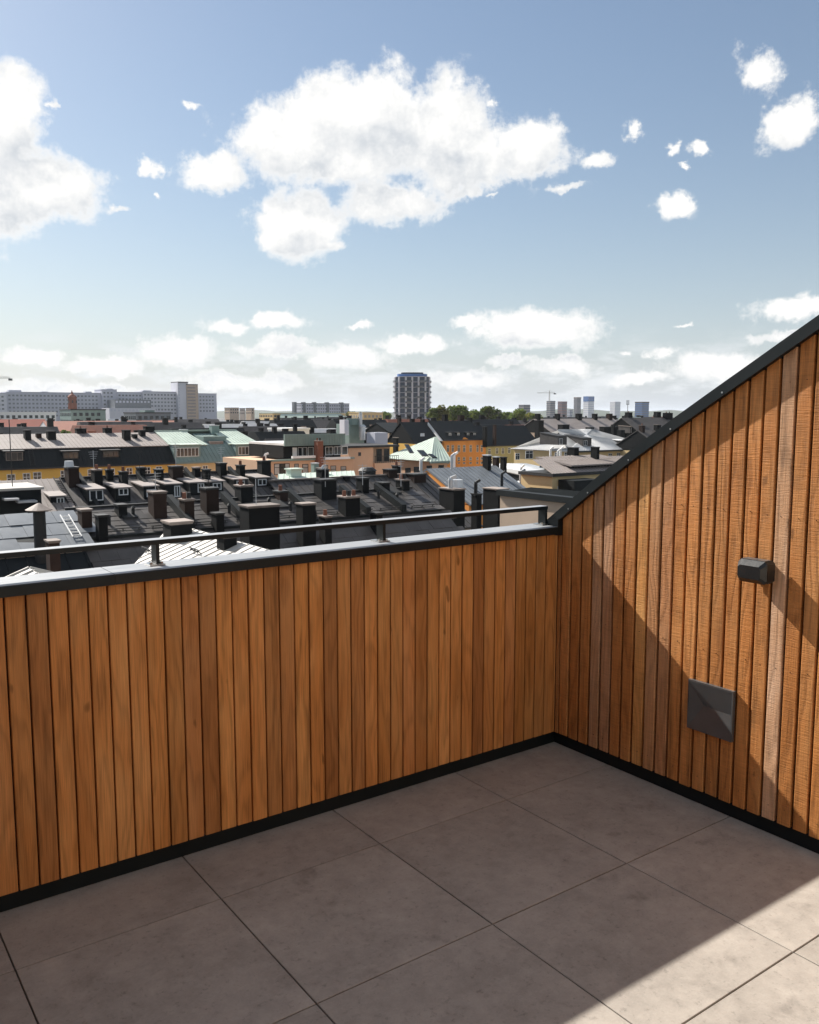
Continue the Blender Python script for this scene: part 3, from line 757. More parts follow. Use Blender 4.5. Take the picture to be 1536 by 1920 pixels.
# second pale roof, small corner
hs = thing('courtyard_shed', (2.0, 17, GZ), 'small pale seamed roof peeping over the parapet below the blue grey roof', 'house')
ap = atD(52, 1064, 21); zr_ = ap.z
MB().box(ap.x - 1.0, ap.x + 2.0, ap.y - 6, ap.y - .2, GZ, zr_ - .85).build('wall', M['beige'], hs)
slope(hs, 'roof', M['pale_sheet'], (ap.x - 1.2, ap.y - 6, zr_ - .45), (ap.x - 1.2, ap.y, zr_ - .45), (ap.x, ap.y, zr_), (ap.x, ap.y - 6, zr_), .08, .45, .05)
slope(hs, 'roof', M['pale_sheet'], (ap.x + 2.2, ap.y - 6, zr_ - .8), (ap.x + 2.2, ap.y, zr_ - .8), (ap.x + .01, ap.y, zr_), (ap.x + .01, ap.y - 6, zr_), .08, .45, .05)

# ---- dormered house behind -------------------------------------------------
Y3 = 64.0; z3 = Zy(300, 890, Y3)
n3 = Vector((0, -.42, 1)).normalized()
def p3(px, py): return onpl(px, py, (0, Y3, z3), n3)
xa, xb_, xc = Vx(-150, Y3, 905), Vx(112, Y3, 898), Vx(505, Y3, 880)
h3 = thing('dormered_house', ((xb_ + xc) / 2, Y3 + 3, GZ), 'house with black sheet roof and a long row of small white framed dormers', 'house')
yE = Y3 - 9; zE = z3 - 9 * .42
MB().box(xb_ + .1, xc - .1, yE + .4, Y3 + 8.5, GZ, zE - .2).build('wall', M['beige'], h3)
slope(h3, 'roof', M['dark_sheet'], (xb_, yE, zE), (xc, yE, zE), (xc, Y3, z3), (xb_, Y3, z3), .15, .62, .05)
slope(h3, 'rear_roof', M['dark_sheet'], (xb_, Y3 + 9, zE), (xc, Y3 + 9, zE), (xc, Y3 + .01, z3), (xb_, Y3 + .01, z3), .15)
MB().bar((xb_, Y3, z3 + .06), (xc, Y3, z3 + .06), .25, .12).build('ridge_cap', M['cap_dark'], h3)
for (a, b, t, bt, wn) in [(163,193,918,950,(.08,.95,.35,.98)),(215,243,915,945,(.2,.85,.55,.98)),(268,294,912,940,(.2,.9,.3,.8)),(310,338,908,938,(.55,.95,.2,.9)),(355,384,905,932,(.5,.92,.3,.95)),
                          (393,418,903,925,(.2,.85,.3,.9)),(438,462,899,922,(.2,.85,.3,.9)),(478,503,896,916,(.2,.85,.3,.9))]:
    q = p3((a + b) / 2, bt - 4)
    dormer(h3, a, b, t, bt, q.y, 2.6, M['black_sheet'], M['brown_sheet'], wn, 2, .06)
for a in [(120,148,876,62.6,1.2,'dark',0),(170,192,880,62.8,.9,'light',1),(255,270,876,63.2,.8,'dark',0),(315,343,874,63.0,1.0,'dark',0),(404,425,868,63.0,1.0,'dark',0),(482,508,864,62.6,.9,'dark',1),
          (197,208,880,63.4,.5,'dark',1),(360,376,876,63.2,.6,'light',0)]:
    chimney(h3, a[0], a[1], a[2], a[3], a[4], 6, a[5], a[6])
q = atY(131, 876, 63); MB().cyl((q.x, 63.2, q.z), .36, .30, .45, 10).build('tin_hood', M['tin'], h3)

# brown patch house with ladder, and the black attic box with a white flat roof
h3l = thing('gable_house', ((xa + xb_) / 2, Y3 + 3, GZ), 'brown grey seamed roof house with one dormer and a pale topped black attic box', 'house')
MB().box(xa, xb_ - .15, yE + .4, Y3 + 8, GZ, zE - .2).build('wall', M['beige'], h3l)
slope(h3l, 'roof', M['brown_sheet'], (xa, yE, zE + .05), (xb_ - .06, yE, zE + .05), (xb_ - .06, Y3, z3 + .05), (xa, Y3, z3 + .05), .15, .45, .05)
slope(h3l, 'rear_roof', M['dark_sheet'], (xa, Y3 + 9, zE), (xb_ - .06, Y3 + 9, zE), (xb_ - .06, Y3 + .01, z3 + .05), (xa, Y3 + .01, z3 + .05), .15)
q = p3(104, 944); dormer(h3l, 92, 119, 931, 952, q.y, 2.2, M['black_sheet'], M['brown_sheet'], (.42, .95, .1, .9), 2, .1)
x0, x1 = Vx(-140, 58.5, 918), Vx(77, 58.5, 918); zt = Zy(40, 919, 58.5)
bxo = MB().box(x0, x1, 58.5, 62.6, zt - 5, zt).build('attic_box', M['black_sheet'], h3l)
MB().box(x0, x1 + .15, 58.3, 63.0, zt + .001, zt + .16).build('flat_roof', M['pale_sheet'], bxo)
for (a, b, y_) in ((5, 32, 938), (30, 66, 944)):
    MB().box(Vx(a, 57.5), Vx(b, 57.5), 57.3, 58.2, Zy(20, y_, 57.5), Zy(20, y_, 57.5) + .12).build('skylight_cover', M['tin'], bxo)
lad = MB(); a = p3(128, 946) + Vector((0, 0, .15)); b = p3(100, 899) + Vector((0, 0, .15)); ex = Vector((.42, 0, 0)); lad.bar(a, b, .06).bar(a + ex, b + ex, .06)
for k_ in range(14): q = a.lerp(b, (k_ + .4) / 14); lad.bar(q, q + ex, .05)
lad.build('roof_ladder', M['cap_dark'], h3l)
q = atY(23, 905, 60); MB().cyl((q.x, 60, q.z - 2), .03, .03, 6.2, 6).build('antenna_pole', M['cap_dark'], h3l)

def party_wall(parent, X, pts, hgt=.45, w=.3, m=None):      # raised fire wall following a roof slope
    (ya, za), (yb, zb_) = pts
    MB().hexa([(X - w/2, ya, za - .3), (X + w/2, ya, za - .3), (X + w/2, yb, zb_ - .3), (X - w/2, yb, zb_ - .3), (X - w/2, ya, za + hgt), (X + w/2, ya, za + hgt), (X + w/2, yb, zb_ + hgt), (X - w/2, yb, zb_ + hgt)]).build('fire_wall', m or M['black_sheet'], parent)
for px in (146, 258, 348, 430): party_wall(h3, Vx(px, Y3, 890), ((yE, zE), (Y3, z3)))
for px in (318, 418, 540, 640, 705): party_wall(h2, Vx(px, Y2, 930), ((yb2, zb2), (Y2, zr2)), .5, .34)
for a in [(222,236,884,62.0,.8,'dark',1),(288,303,880,62.2,.9,'dark',0),(442,458,872,62.4,.8,'dark',1),(378,392,880,61.8,.7,'dark',0)]: chimney(h3, *a[:5], 6, a[5], a[6])
for a in [(214,238,946,44.6,.8,'dark',0),(512,540,921,45.2,.9,'dark',1),(705,731,905,45.4,.9,'dark',0),(742,768,899,45.6,.9,'light',2),(396,420,962,42.2,.7,'dark',0),(178,196,966,42.0,.6,'dark',0),(598,618,968,40.8,.7,'light',1),(694,716,962,41.2,.7,'dark',0)]: chimney(h2, *a[:5], 7, a[5], a[6])
def aerial(parent, px, py, Y, h):
    q = atY(px, py, Y); a_ = MB().cyl((q.x, Y, q.z - .4), .025, .02, h + .4, 6)
    for k_ in range(4): a_.bar((q.x - .35 + .05 * k_, Y, q.z + h - .1 - .16 * k_), (q.x + .35 - .05 * k_, Y, q.z + h - .1 - .16 * k_), .02)
    a_.build('aerial', M['tin'] if rnd.random() < .5 else M['cap_dark'], parent)
for (px, py) in ((176, 882), (262, 878), (330, 876), (415, 870), (495, 866)): aerial(h3, px, py, 63.3, rnd.uniform(1.0, 1.9))
for (px, py) in ((292, 924), (392, 917), (610, 901), (680, 898), (752, 901)): aerial(h2, px, py, 45, rnd.uniform(.9, 1.6))
# low dark roof continuing to the right of it
Yk = 61.0; xk0, xk1 = Vx(503, Yk, 903), Vx(800, Yk, 886); zk = Zy(545, 900.5, Yk)
hk = thing('low_house', ((xk0 + xk1) / 2, Yk, GZ), 'lower house with plain dark roof between the dormered roof and the green hipped roof', 'house')
slope(hk, 'roof', M['dark_sheet'], (xk0, Yk - 8, zk - 4), (xk1, Yk - 8, zk - 4), (xk1, Yk, zk), (xk0, Yk, zk), .12, .62, .05)
slope(hk, 'rear_roof', M['dark_sheet'], (xk0, Yk + 7, zk - 4), (xk1, Yk + 7, zk - 4), (xk1, Yk + .01, zk), (xk0, Yk + .01, zk), .12)
MB().box(xk0 + .1, xk1 - .1, Yk - 7.7, Yk + 6.7, GZ, zk - 4.1).build('wall', M['beige'], hk)
MB().bar((xk0, Yk, zk + .06), (xk1, Yk, zk + .06), .3, .12).build('ridge_cap', M['cap_light'], hk)
for a in [(593,617,880,60.6,.9,'dark',0),(718,745,880,60.5,1.0,'dark',0),(762,799,889,59.6,1.2,'dark',0),(640,655,893,60.4,.7,'dark',0),(735,752,873,62,.7,'dark',1)]:
    chimney(hk, a[0], a[1], a[2], a[3], a[4], 6, a[5], a[6])
q = atY(689, 890, 62); MB().cyl((q.x, 62, q.z - 1), .75, .75, 1.35, 14).cyl((q.x, 62, q.z + .36), .86, .5, .3, 14).build('round_flue', M['cap_dark'], hk)
for px in (605, 790): cowl(hk, px, 872 if px < 700 else 858, 890, 60.8, .12)

# row of chimneys and cream wall at the right hand end
hc = thing('party_wall_house', (32, 34, GZ), 'house end with bare beige wall and dark metal capped parapet beside the planked wall', 'house')
xw_ = atD(957, 931, 45).x; zw_ = atD(957, 931, 45).z; y1_ = atX(938, 929, xw_).y; y0_ = atX(1150, 945, xw_).y
MB().box(xw_, xw_ + 4.5, y0_, y1_, GZ, zw_).build('wall', M['beige'], hc)
MB().box(xw_ - .15, xw_ + .35, y0_ - .1, y1_ + .15, zw_ + .001, zw_ + .30).build('parapet_cap', M['black_sheet'], hc)
MB().prism([(xw_ + .36, y0_, zw_ + .2), (xw_ + 2.2, y0_, zw_ + .32), (xw_ + 4.4, y0_, zw_ + .1), (xw_ + .36, y0_, zw_ + .002)], (0, y1_ - y0_, 0)).build('roof', M['tar'], hc)
hd = thing('low_house', (26, 41, GZ), 'low dark roofed house with broad sooty chimney stacks in front of the grey seamed roof', 'house')
xd0, xd1 = xr + .05, xw_ - .1; zd = Zy(850, 962, 44.0)
slope(hd, 'roof', M['dark_sheet'], (xd0, 34, zd - 5.8), (xd1, 34, zd - 5.8), (xd1, 44, zd), (xd0, 44, zd), .12, .7, .05)
MB().box(xd0 + .05, xd1 - .05, 34.4, 50, GZ, zd - 6).build('wall', M['beige'], hd)
slope(hd, 'rear_roof', M['dark_sheet'], (xd0, 52, zd - 4.6), (xd1, 52, zd - 4.6), (xd1, 44.01, zd), (xd0, 44.01, zd), .12)
for a in [(824,872,917,43.4,1.6,'light',0),(906,954,917,43.4,1.6,'light',0),(884,897,926,44,.6,'dark',0)]:
    chimney(hd, a[0], a[1], a[2], a[3], a[4], 8, a[5], a[6])
cowl(hd, 845, 893, 917, 44.0, .16); cowl(hd, 892, 900, 930, 44.2, .13, M['cap_dark'])
q = atY(853, 915, 44.6); MB().cyl((q.x, 44.4, q.z), .5, .42, .6, 12).build('tin_hood', M['tin'], hd)

# ---- grey seamed roof house, zinc roof house, yellow attic house ----------
def gable(name, label, pl, pr, px_ref, y_ridge, Yr, pitch, run, wm, rm, group=None, seam=.6, back=8, gm=None):
    x0, x1 = Vx(pl, Yr, y_ridge), Vx(pr, Yr, y_ridge); z = Zy(px_ref, y_ridge, Yr)
    t = thing(name, ((x0 + x1) / 2, Yr, GZ), label, 'house', group)
    ze = z - pitch * run
    slope(t, 'roof', rm, (x0, Yr - run, ze), (x1, Yr - run, ze), (x1, Yr, z), (x0, Yr, z), .14, seam, .06)
    slope(t, 'rear_roof', rm, (x0, Yr + back, z - pitch * back), (x1, Yr + back, z - pitch * back), (x1, Yr + .01, z), (x0, Yr + .01, z), .14)
    MB().box(x0 + .1, x1 - .1, Yr - run + .35, Yr + back - .3, GZ, ze - .1).build('wall', wm, t)
    MB().prism([(x0 + .1, Yr - run + .4, ze), (x0 + .1, Yr + back - .4, z - pitch * back), (x0 + .1, Yr, z - .16)], (x1 - x0 - .2, 0, 0)).build('gable_wall', gm or wm, t)
    return t, x0, x1, z, ze
hg, *_ = gable('seamed_roof_house', 'orange house with blue grey standing seam roof behind the broad chimney stacks', 800, 930, 860, 876, 68, .44, 7, M['orange'], M['slate_sheet'], seam=.55)
for a in [(905,921,853,67,.9,'tin',0),(924,934,856,68,.6,'tin',0),(938,946,857,68,.6,'dark',0)]: chimney(hg, *a[:5], 4, a[5], a[6])
cowl(hg, 847, 850, 880, 66.5, .14); cowl(hg, 941, 884, 912, 62, .15, M['cap_dark'])
xz0, xz1 = Vx(948, 78, 890), Vx(1062, 78, 900)
hz = thing('zinc_roof_house', ((xz0 + xz1) / 2, 82, GZ), 'house with bright crumpled zinc roofs, roof windows and white flue pipes', 'house')
zz = Zy(1000, 866, 84); ze = Zy(960, 906, 76)
ca, cb = Vector((xz0 + 3.5, 84, zz)), Vector((xz1 - 1.5, 84, zz - .2))
A, B = Vector((xz0, 76, ze)), Vector((xz1, 76, ze + .6)); Dd = Vector((xz0, 92, ze))
slope(hz, 'roof', M['zinc'], A, B, cb, ca, .12, .55, .07); tri(hz, 'hip_roof', M['zinc'], Dd, A, ca, .12, .55, .07)
slope(hz, 'rear_roof', M['zinc'], (xz0, 92, ze), (xz1, 92, ze), cb + Vector((0, .01, 0)), ca + Vector((0, .01, 0)), .12)
MB().box(xz0 + .3, xz1 - .3, 76.4, 91.6, GZ, ze - .1).build('wall', M['beige'], hz)
dormer(hz, 988, 1010, 893, 912, 75.0, 5, M['black_sheet'], M['pale_sheet'], (.1, .9, .1, .9), 3, .1)
for (a, b, t) in ((1012, 1024, 870), (1026, 1037, 871)):
    q = A.lerp(ca, .6); w_ = MB().hexa([atY(px, py, yy) for px, py, yy in ((a, t + 7, 79.9), (b, t + 7, 79.9), (b + 4, t, 81.6), (a + 4, t, 81.6), (a, t + 4, 79.8), (b, t + 4, 79.8), (b + 4, t - 3, 81.5), (a + 4, t - 3, 81.5))]).build('roof_window', M['glass'], hz)
for (px, yt, yb) in ((977, 872, 905), (1032, 838, 866), (1051, 838, 866), (1046, 842, 866)): cowl(hz, px, yt, yb, 77.5 if px < 1000 else 86, .16, M['white_paint'] if px > 1000 else M['tin'])
chimney(hz, 962, 995, 907, 71, 1.4, 8, 'dark'); cowl(hz, 977, 880, 907, 71.5, .2)

hy = thing('attic_house', (60, 66, GZ), 'ochre house with black flat topped attic storey rising beside the planked wall', 'house')
Yy = 66.0; x0, x1 = Vx(1036, Yy, 895), Vx(1230, Yy, 900); ze = Zy(1050, 893, Yy)
MB().box(x0, x1, Yy, Yy + 5, GZ, ze).build('wall', M['pale_yellow'], hy)
MB().box(x0 - .3, x1 + .3, Yy - .35, Yy + 5.2, ze + .001, ze + .35).build('cornice', M['cap_dark'], hy)
slope(hy, 'roof', M['brown_sheet'], (x0 - .2, Yy - .3, ze + .36), (x1, Yy - .3, ze + .36), (x1, Yy + 4, ze + 1.7), (x0 + .9, Yy + 4, ze + 1.7), .1, .55, .06)
xa0, xa1 = Vx(1068, Yy + 1, 870), Vx(1180, Yy + 1, 870); za = Zy(1080, 872, Yy + 1)
at_ = MB().box(xa0, xa1, Yy + 1, Yy + 5, ze + .3, za).build('attic_storey', M['black_sheet'], hy)
slope(at_, 'attic_roof', M['brown_sheet'], (xa0 - .3, Yy + .4, za + .05), (xa1 + .3, Yy + .4, za + .05), (xa1 + .3, Yy + 6.2, za + .75), (xa0 - .3, Yy + 6.2, za + .75), .16, .6, .06)
for (a, b) in ((1077, 1082), (1093, 1098), (1110, 1116)): window(hy, Vx(a, Yy + .99), Vx(b, Yy + .99), ze + .6, za - .35, Yy + .99, 1)
win_px(hy, [(1046, 1056, 911, 925), (1066, 1074, 911, 925)], Yy - .001, 1, gm=M['curtain'])
for a in [(1064,1086,839,72,1.2,'dark',0),(1108,1123,838,69,1.0,'dark',0)]: chimney(hy, *a[:5], 5, a[5], a[6])
MB().box(Vx(1065, 64.5), Vx(1115, 64.5), 63.5, 65.9, GZ, Zy(1090, 899, 64.5)).build('stair_tower', M['black_sheet'], hy)

# ---- yellow mansard house across the street ------------------------------
Yf = 130.0
x0, x1 = Vx(-90, Yf, 880), Vx(329, Yf, 868); ze = Zy(150, 876.5, Yf); zb = Zy(150, 839, Yf + 2.6); zr = zb + .3 * 6.6
hy1 = thing('mansard_house', ((x0 + x1) / 2, Yf + 6, GZ), 'ochre yellow house with black mansard and brown grey upper roof', 'house')
MB().box(x0, x1, Yf, Yf + 14, GZ, ze).build('wall', M['yellow'], hy1)
MB().box(x0 - .1, x1 + .02, Yf - .35, Yf + .1, ze + .001, ze + .22).build('eaves_gutter', M['cap_dark'], hy1)
slope(hy1, 'mansard', M['black_sheet'], (x0, Yf - .2, ze + .22), (x1, Yf - .2, ze + .22), (x1, Yf + 2.6, zb), (x0, Yf + 2.6, zb), .12, .7, .05)
slope(hy1, 'upper_roof', M['brown_sheet'], (x0, Yf + 2.3, zb + .02), (x1, Yf + 2.3, zb + .02), (x1, Yf + 9.2, zr), (x0, Yf + 9.2, zr), .12, .6, .06)
slope(hy1, 'rear_roof', M['dark_sheet'], (x0, Yf + 16, zb), (x1, Yf + 16, zb), (x1, Yf + 9.21, zr), (x0, Yf + 9.21, zr), .12)
MB().prism([(x0 + .1, Yf + .2, ze), (x0 + .1, Yf + 14, ze), (x0 + .1, Yf + 14, zb), (x0 + .1, Yf + 9, zr - .2), (x0 + .1, Yf + 2.8, zb - .2)], (x1 - x0 - .2, 0, 0)).build('gable_wall', M['black_sheet'], hy1)
win_px(hy1, [(12,28,889,901),(42,56,887,900),(61.5,77,885,897),(113,126,882,895),(164,177,880,893),(202,215,878.5,892),(236.5,248,877,889),(270,282,875.5,888),(292,304,874.5,888)], Yf, 2, hmin=1.7)
for (a, b, t, bt) in ((10, 46, 846, 866), (118, 150, 846, 862), (192, 226, 844, 859)):
    d = dormer(hy1, a, b, t, bt, Yf + .9, 2.5, M['black_sheet'], M['cap_dark'], (.06, .94, .12, .92), 3, .03, M['cap_light'] if a < 20 else M['cap_dark'])
for (k_, a) in enumerate([(43,58,806,136,1.4,'dark',0),(86,105,808,136,1.2,'dark',0),(140,162,803,139,1.2,'dark',1),(192,210,802,139,1.2,'dark',1),(228,245,806,135,1.2,'dark',0),(259,273,806,137,1.1,'dark',0),(268,290,799,140,1.2,'dark',0),(66,78,812,137,.9,'dark',0),(246,258,814,136,1.0,'dark',0)]):
    chimney(hy1, *a[:5], 5, a[5], a[6])
for (a, b, t) in ((68, 82, 832), (72, 86, 838)): MB().hexa([atY(px, py, yy) + Vector((0, 0, .15)) for px, py, yy in ((a, t + 3, 134.5), (b, t + 3, 134.5), (b, t, 135.8), (a, t, 135.8), (a, t + 2.6, 134.5), (b, t + 2.6, 134.5), (b, t - .4, 135.8), (a, t - .4, 135.8))]).build('roof_window', M['pale_sheet'], hy1)
lad = MB(); a = Vector((Vx(58, Yf), Yf - .1, ze + .5)); b = Vector((Vx(54, Yf + 2.6), Yf + 2.4, zb)); ex = Vector((.6, 0, 0)); lad.bar(a, b, .09).bar(a + ex, b + ex, .09)
for k_ in range(9): q = a.lerp(b, (k_ + .5) / 9); lad.bar(q, q + ex, .07)
lad.build('roof_ladder', M['cap_dark'], hy1)

# ---- green copper mansard house -------------------------------------------
g0, g1 = x1 + .05, Vx(510, Yf, 862)
hg1 = thing('copper_roof_house', ((g0 + g1) / 2, Yf + 6, GZ), 'pale yellow house with green copper mansard roof and two wide strip window dormers', 'house')
MB().box(g0, g1, Yf, Yf + 14, GZ, ze).build('wall', M['pale_yellow'], hg1)
MB().box(g0, g1 + .1, Yf - .35, Yf + .1, ze + .001, ze + .22).build('eaves_gutter', M['copper_shade_dark'], hg1)
slope(hg1, 'mansard', M['copper_shade_dark'], (g0, Yf - .2, ze + .22), (g1, Yf - .2, ze + .22), (g1 - 1, Yf + 2.6, zb), (g0, Yf + 2.6, zb), .12, .7, .05)
gm0, gm1 = Vx(388, Yf + 2.6, 836), Vx(428, Yf + 2.6, 834)
for (a, b) in ((g0, gm0), (gm1, g1 - 1)):
    slope(hg1, 'upper_roof', M['copper'], (a, Yf + 2.3, zb + .02), (b, Yf + 2.3, zb + .02), (b - 1.2, Yf + 9.2, zr + .2), (a, Yf + 9.2, zr + .2), .12, .65, .06)
slope(hg1, 'middle_roof', M['copper_shade_dark'], (gm0 + .01, Yf + 2.6, zb), (gm1 - .01, Yf + 2.6, zb), (gm1 - .01, Yf + 9, zr - .3), (gm0 + .01, Yf + 9, zr - .3), .12, .65, .06)
MB().box(gm0 + .1, gm1 + .4, Yf + 4.2, Yf + 8, zb, Zy(402, 818, Yf + 4.2)).build('roof_box', M['copper_shade_dark'], hg1)
MB().box(gm0 + .6, gm1 - .8, Yf + 2.7, Yf + 4, zb, zb + .5).build('roof_hatch', M['cap_light'], hg1)
slope(hg1, 'rear_roof', M['copper'], (g0, Yf + 16, zb), (g1, Yf + 16, zb), (g1 - 2, Yf + 9.21, zr + .2), (g0, Yf + 9.21, zr + .2), .12)
MB().prism([(g0 + .1, Yf + .2, ze), (g0 + .1, Yf + 14, ze), (g0 + .1, Yf + 14, zb), (g0 + .1, Yf + 9, zr - .5), (g0 + .1, Yf + 2.8, zb - .3)], (g1 - g0 - 2.2, 0, 0)).build('gable_wall', M['copper_shade_dark'], hg1)
dormer(hg1, 327, 377, 834, 860, Yf + .55, 3.4, M['copper_shade_dark'], M['copper'], (.1, .93, .16, .78), 6, .02)
dormer(hg1, 443, 488, 833, 856, Yf + .55, 3.4, M['copper_shade_dark'], M['copper'], (.1, .95, .16, .82), 6, .02)
chimney(hg1, 392, 411, 797, Yf + 8, 1.2, 3, 'tin', 0, M['copper_shade_dark'])
chimney(hg1, 336, 352, 805, Yf + 9, .8, 2, 'tin', 0, M['copper'])
win_px(hg1, [(341,351,875,888),(380,390,873,886),(441,452,871,884),(463,474,870,883),(420,430,872,885)], Yf, 2, hmin=1.7)
MB().bar((g0, Yf + 9.2, zr + .27), (g1 - 2.2, Yf + 9.2, zr + .27), .3, .12).build('ridge_cap', M['copper'], hg1)

# ---- dark gap house, peach terrace house -----------------------------------
hq, *_ = gable('narrow_house', 'narrow house with dark steep roof squeezed between green copper roof and peach terrace house', 497, 550, 520, 822, 128, .8, 9, M['peach'], M['dark_sheet'])
MB().box(Vx(512, 121.5), Vx(528, 121.5), 119.6, 121, Zy(520, 846, 121), Zy(520, 838, 121)).build('roof_window', M['glass_blue'], hq)
Yp = 102.0
x0, x1 = Vx(505, Yp, 865), Vx(662, Yp, 868); ze = Zy(580, 863, Yp)
hp = thing('terrace_house', ((x0 + x1) / 2, Yp + 6, GZ), 'peach house with glazed roof terrace storey and green ribbed parapet above it', 'house')
MB().box(x0, x1, Yp, Yp + 15, GZ, ze).build('wall', M['peach'], hp)
MB().box(x0 - .15, x1 + .1, Yp - .3, Yp + .1, ze + .001, ze + .25).build('eaves_gutter', M['copper_shade_dark'], hp)
xb0, xb1 = Vx(546, Yp, 857), Vx(654, Yp, 859)
for (a, b, y_) in ((546, 589, 858), (606, 654, 860.5)):
    MB().box(Vx(a, Yp), Vx(b, Yp), Yp - .5, Yp - .1, Zy(a, y_ + 1.5, Yp), Zy(a, y_ - 3, Yp)).build('balcony_front', M['white_paint'], hp)
zt = Zy(600, 834, Yp + 2); 
MB().box(xb0, xb1, Yp + 2.2, Yp + 13, ze + .2, zt).build('penthouse_wall', M['brick_dark'], hp)
pz0 = ze + .5
for (a, b, n_p, gm) in ((549, 557, 1, M['white_paint']), (559, 567, 1, None), (568, 576, 1, None), (578, 588, 1, None), (610, 624, 2, None), (626, 640, 2, None), (641, 652, 1, None)):
    window(hp, Vx(a, Yp + 2.2), Vx(b, Yp + 2.2), pz0, zt - .3, Yp + 2.19, n_p, gm=gm, bars=False)
zg = Zy(600, 813.5, Yp + 1.2)
fz = MB().box(xb0 - .3, xb1 + .2, Yp + 1.2, Yp + 1.5, zt - .05, zg)
k_ = xb0
while k_ < xb1: fz.box(k_, k_ + .08, Yp + 1.13, Yp + 1.199, zt, zg - .05); k_ += .42
fz.build('ribbed_parapet', M['copper_shade_dark'], hp)
MB().box(xb0, xb1, Yp + 1.5, Yp + 13, zt + .001, zt + .3).build('flat_roof', M['grey_sheet'], hp)
chimney(hp, 589, 606, 826, Yp - .9, 1.0, 12, 'light', 2, M['brick_red'])
win_px(hp, [(514,543,869,882),(552,560,869.5,880),(567,578,870,884),(607,615,872,884),(620,630,873,886),(639,649,874,886)], Yp, 1, fm=M['brick_dark'], gm=M['curtain'], hmin=1.5)
win_px(hp, [(524, 535, 869.5, 882)], Yp - .03, 1, fm=M['brick_dark'], hmin=1.5)
for (px, yt, yb) in ((497, 850, 862),): cowl(hp, px, yt, yb, Yp, .2, M['white_paint'])
# low green shed roof in front
hsd = thing('shed', (Vx(560, 84), 86, GZ), 'low pale green copper roof with a small cupola in front of the peach house', 'shed')
x0, x1 = Vx(520, 84, 890), Vx(668, 84, 890); zs = Zy(590, 900, 84)
MB().box(x0 + .2, x1 - .2, 84.3, 87.8, GZ, zs - .1).build('wall', M['peach'], hsd)
slope(hsd, 'roof', M['copper'], (x0, 84, zs), (x1, 84, zs), (Vx(664, 88, 888), 88, zs + .55), (Vx(522, 88, 888), 88, zs + .55), .1, .7, .06)
cu = MB().box(Vx(538, 87), Vx(558, 87), 86, 87.2, zs - .2, Zy(548, 879, 88)).build('cupola', M['copper'], hsd)
MB().box(Vx(536, 87), Vx(560, 87), 85.8, 87.4, Zy(548, 879, 88), Zy(548, 878, 88) + .1).build('cupola_lid', M['copper'], cu)
chimney(hsd, 593, 613, 877, 87, 1.0, 4, 'light'); chimney(hsd, 583, 598, 868, 88.5, .8, 4, 'tin', 0, M['copper_shade_dark'])

# ---- peach corner block, roof plant, green hipped roof ---------------------
Yc = 106.0
x0, x1 = Vx(654, Yc, 850), Vx(745, Yc, 850); zt = Zy(690, 839, Yc)
hpc = thing('corner_block', ((x0 + x1) / 2, Yc + 5, GZ), 'plain peach block with one small window and a shaded corner balcony', 'house')
MB().box(x0, Vx(700, Yc, 850), Yc, Yc + 9, GZ, zt).build('wall', M['peach'], hpc)
MB().box(Vx(700, Yc, 850) + .02, x1, Yc + 2, Yc + 9, GZ, zt).build('balcony_wall', M['beige'], hpc)
MB().box(Vx(700, Yc, 850) + .02, x1 + .3, Yc - .4, Yc + 2, GZ, Zy(710, 868, Yc)).build('balcony_base', M['peach'], hpc)
rl = MB(); xq = Vx(700, Yc, 850) + .1; zq = Zy(710, 868, Yc)
while xq < x1: rl.box(xq, xq + .05, Yc - .38, Yc - .33, zq, zq + 1.0); xq += .35
rl.box(Vx(700, Yc, 850) + .03, x1, Yc - .40, Yc - .31, zq + 1.0, zq + 1.08).build('balcony_rail', M['cap_dark'], hpc)
MB().box(x0 - .2, x1 + .2, Yc - .3, Yc + 9.2, zt + .001, zt + .3).build('flat_roof', M['cap_dark'], hpc)
win_px(hpc, [(672, 677, 848, 855)], Yc, 1, fm=M['cap_dark'])
for (a, b) in ((706, 716), (720, 730)): window(hpc, Vx(a, Yc + 2), Vx(b, Yc + 2), zq + .1, zq + 2.0, Yc + 1.99, 2, fm=M['cap_dark'])
for (px, yt, yb) in ((740, 868, 882),): pass
rp = thing('roof_plant', (Vx(670, 118), 119, GZ), 'dark green lift tower with tall vent pipe and pale plant box above peach block', 'roof plant')
MB().box(Vx(655, 118, 820), Vx(683, 118, 820), 118, 122, GZ, Zy(670, 795, 118)).build('lift_tower', M['copper_shade_dark'], rp)
MB().box(Vx(684, 118, 820), Vx(704, 118, 820), 118, 122, GZ, Zy(694, 813, 118)).build('plant_room', M['black_sheet'], rp)
q = atY(676.5, 820, 117.4); MB().cyl((q.x, 117.4, q.z), .28, .28, Zy(676, 773, 117.4) - q.z, 10).build('vent_pipe', M['tin'], rp)
q = atY(678.5, 825, 117.2); MB().cyl((q.x, 117, q.z), .5, .5, Zy(678, 800, 117) - q.z, 12).cyl((q.x, 117, Zy(678, 800, 117)), .62, .3, .3, 12).build('vent_drum', M['tin'], rp)
MB().box(Vx(646, 117, 800), Vx(654, 117, 800), 117, 118.5, Zy(650, 816, 117), Zy(650, 787, 117)).build('duct', M['white_wall'], rp)
MB().box(Vx(703.5, 113, 820), Vx(727, 113, 820), 113, 115.5, Zy(715, 829, 113) - 2, Zy(715, 811, 113)).build('plant_box', M['lilac_wall'], rp)
q = atY(657, 790, 119); MB().cyl((Vx(662, 118.4, 790), 118.5, Zy(662, 797, 118.4)), 1.0, 1.0, 1.1, 14).build('round_vent', M['copper_shade_dark'], rp)

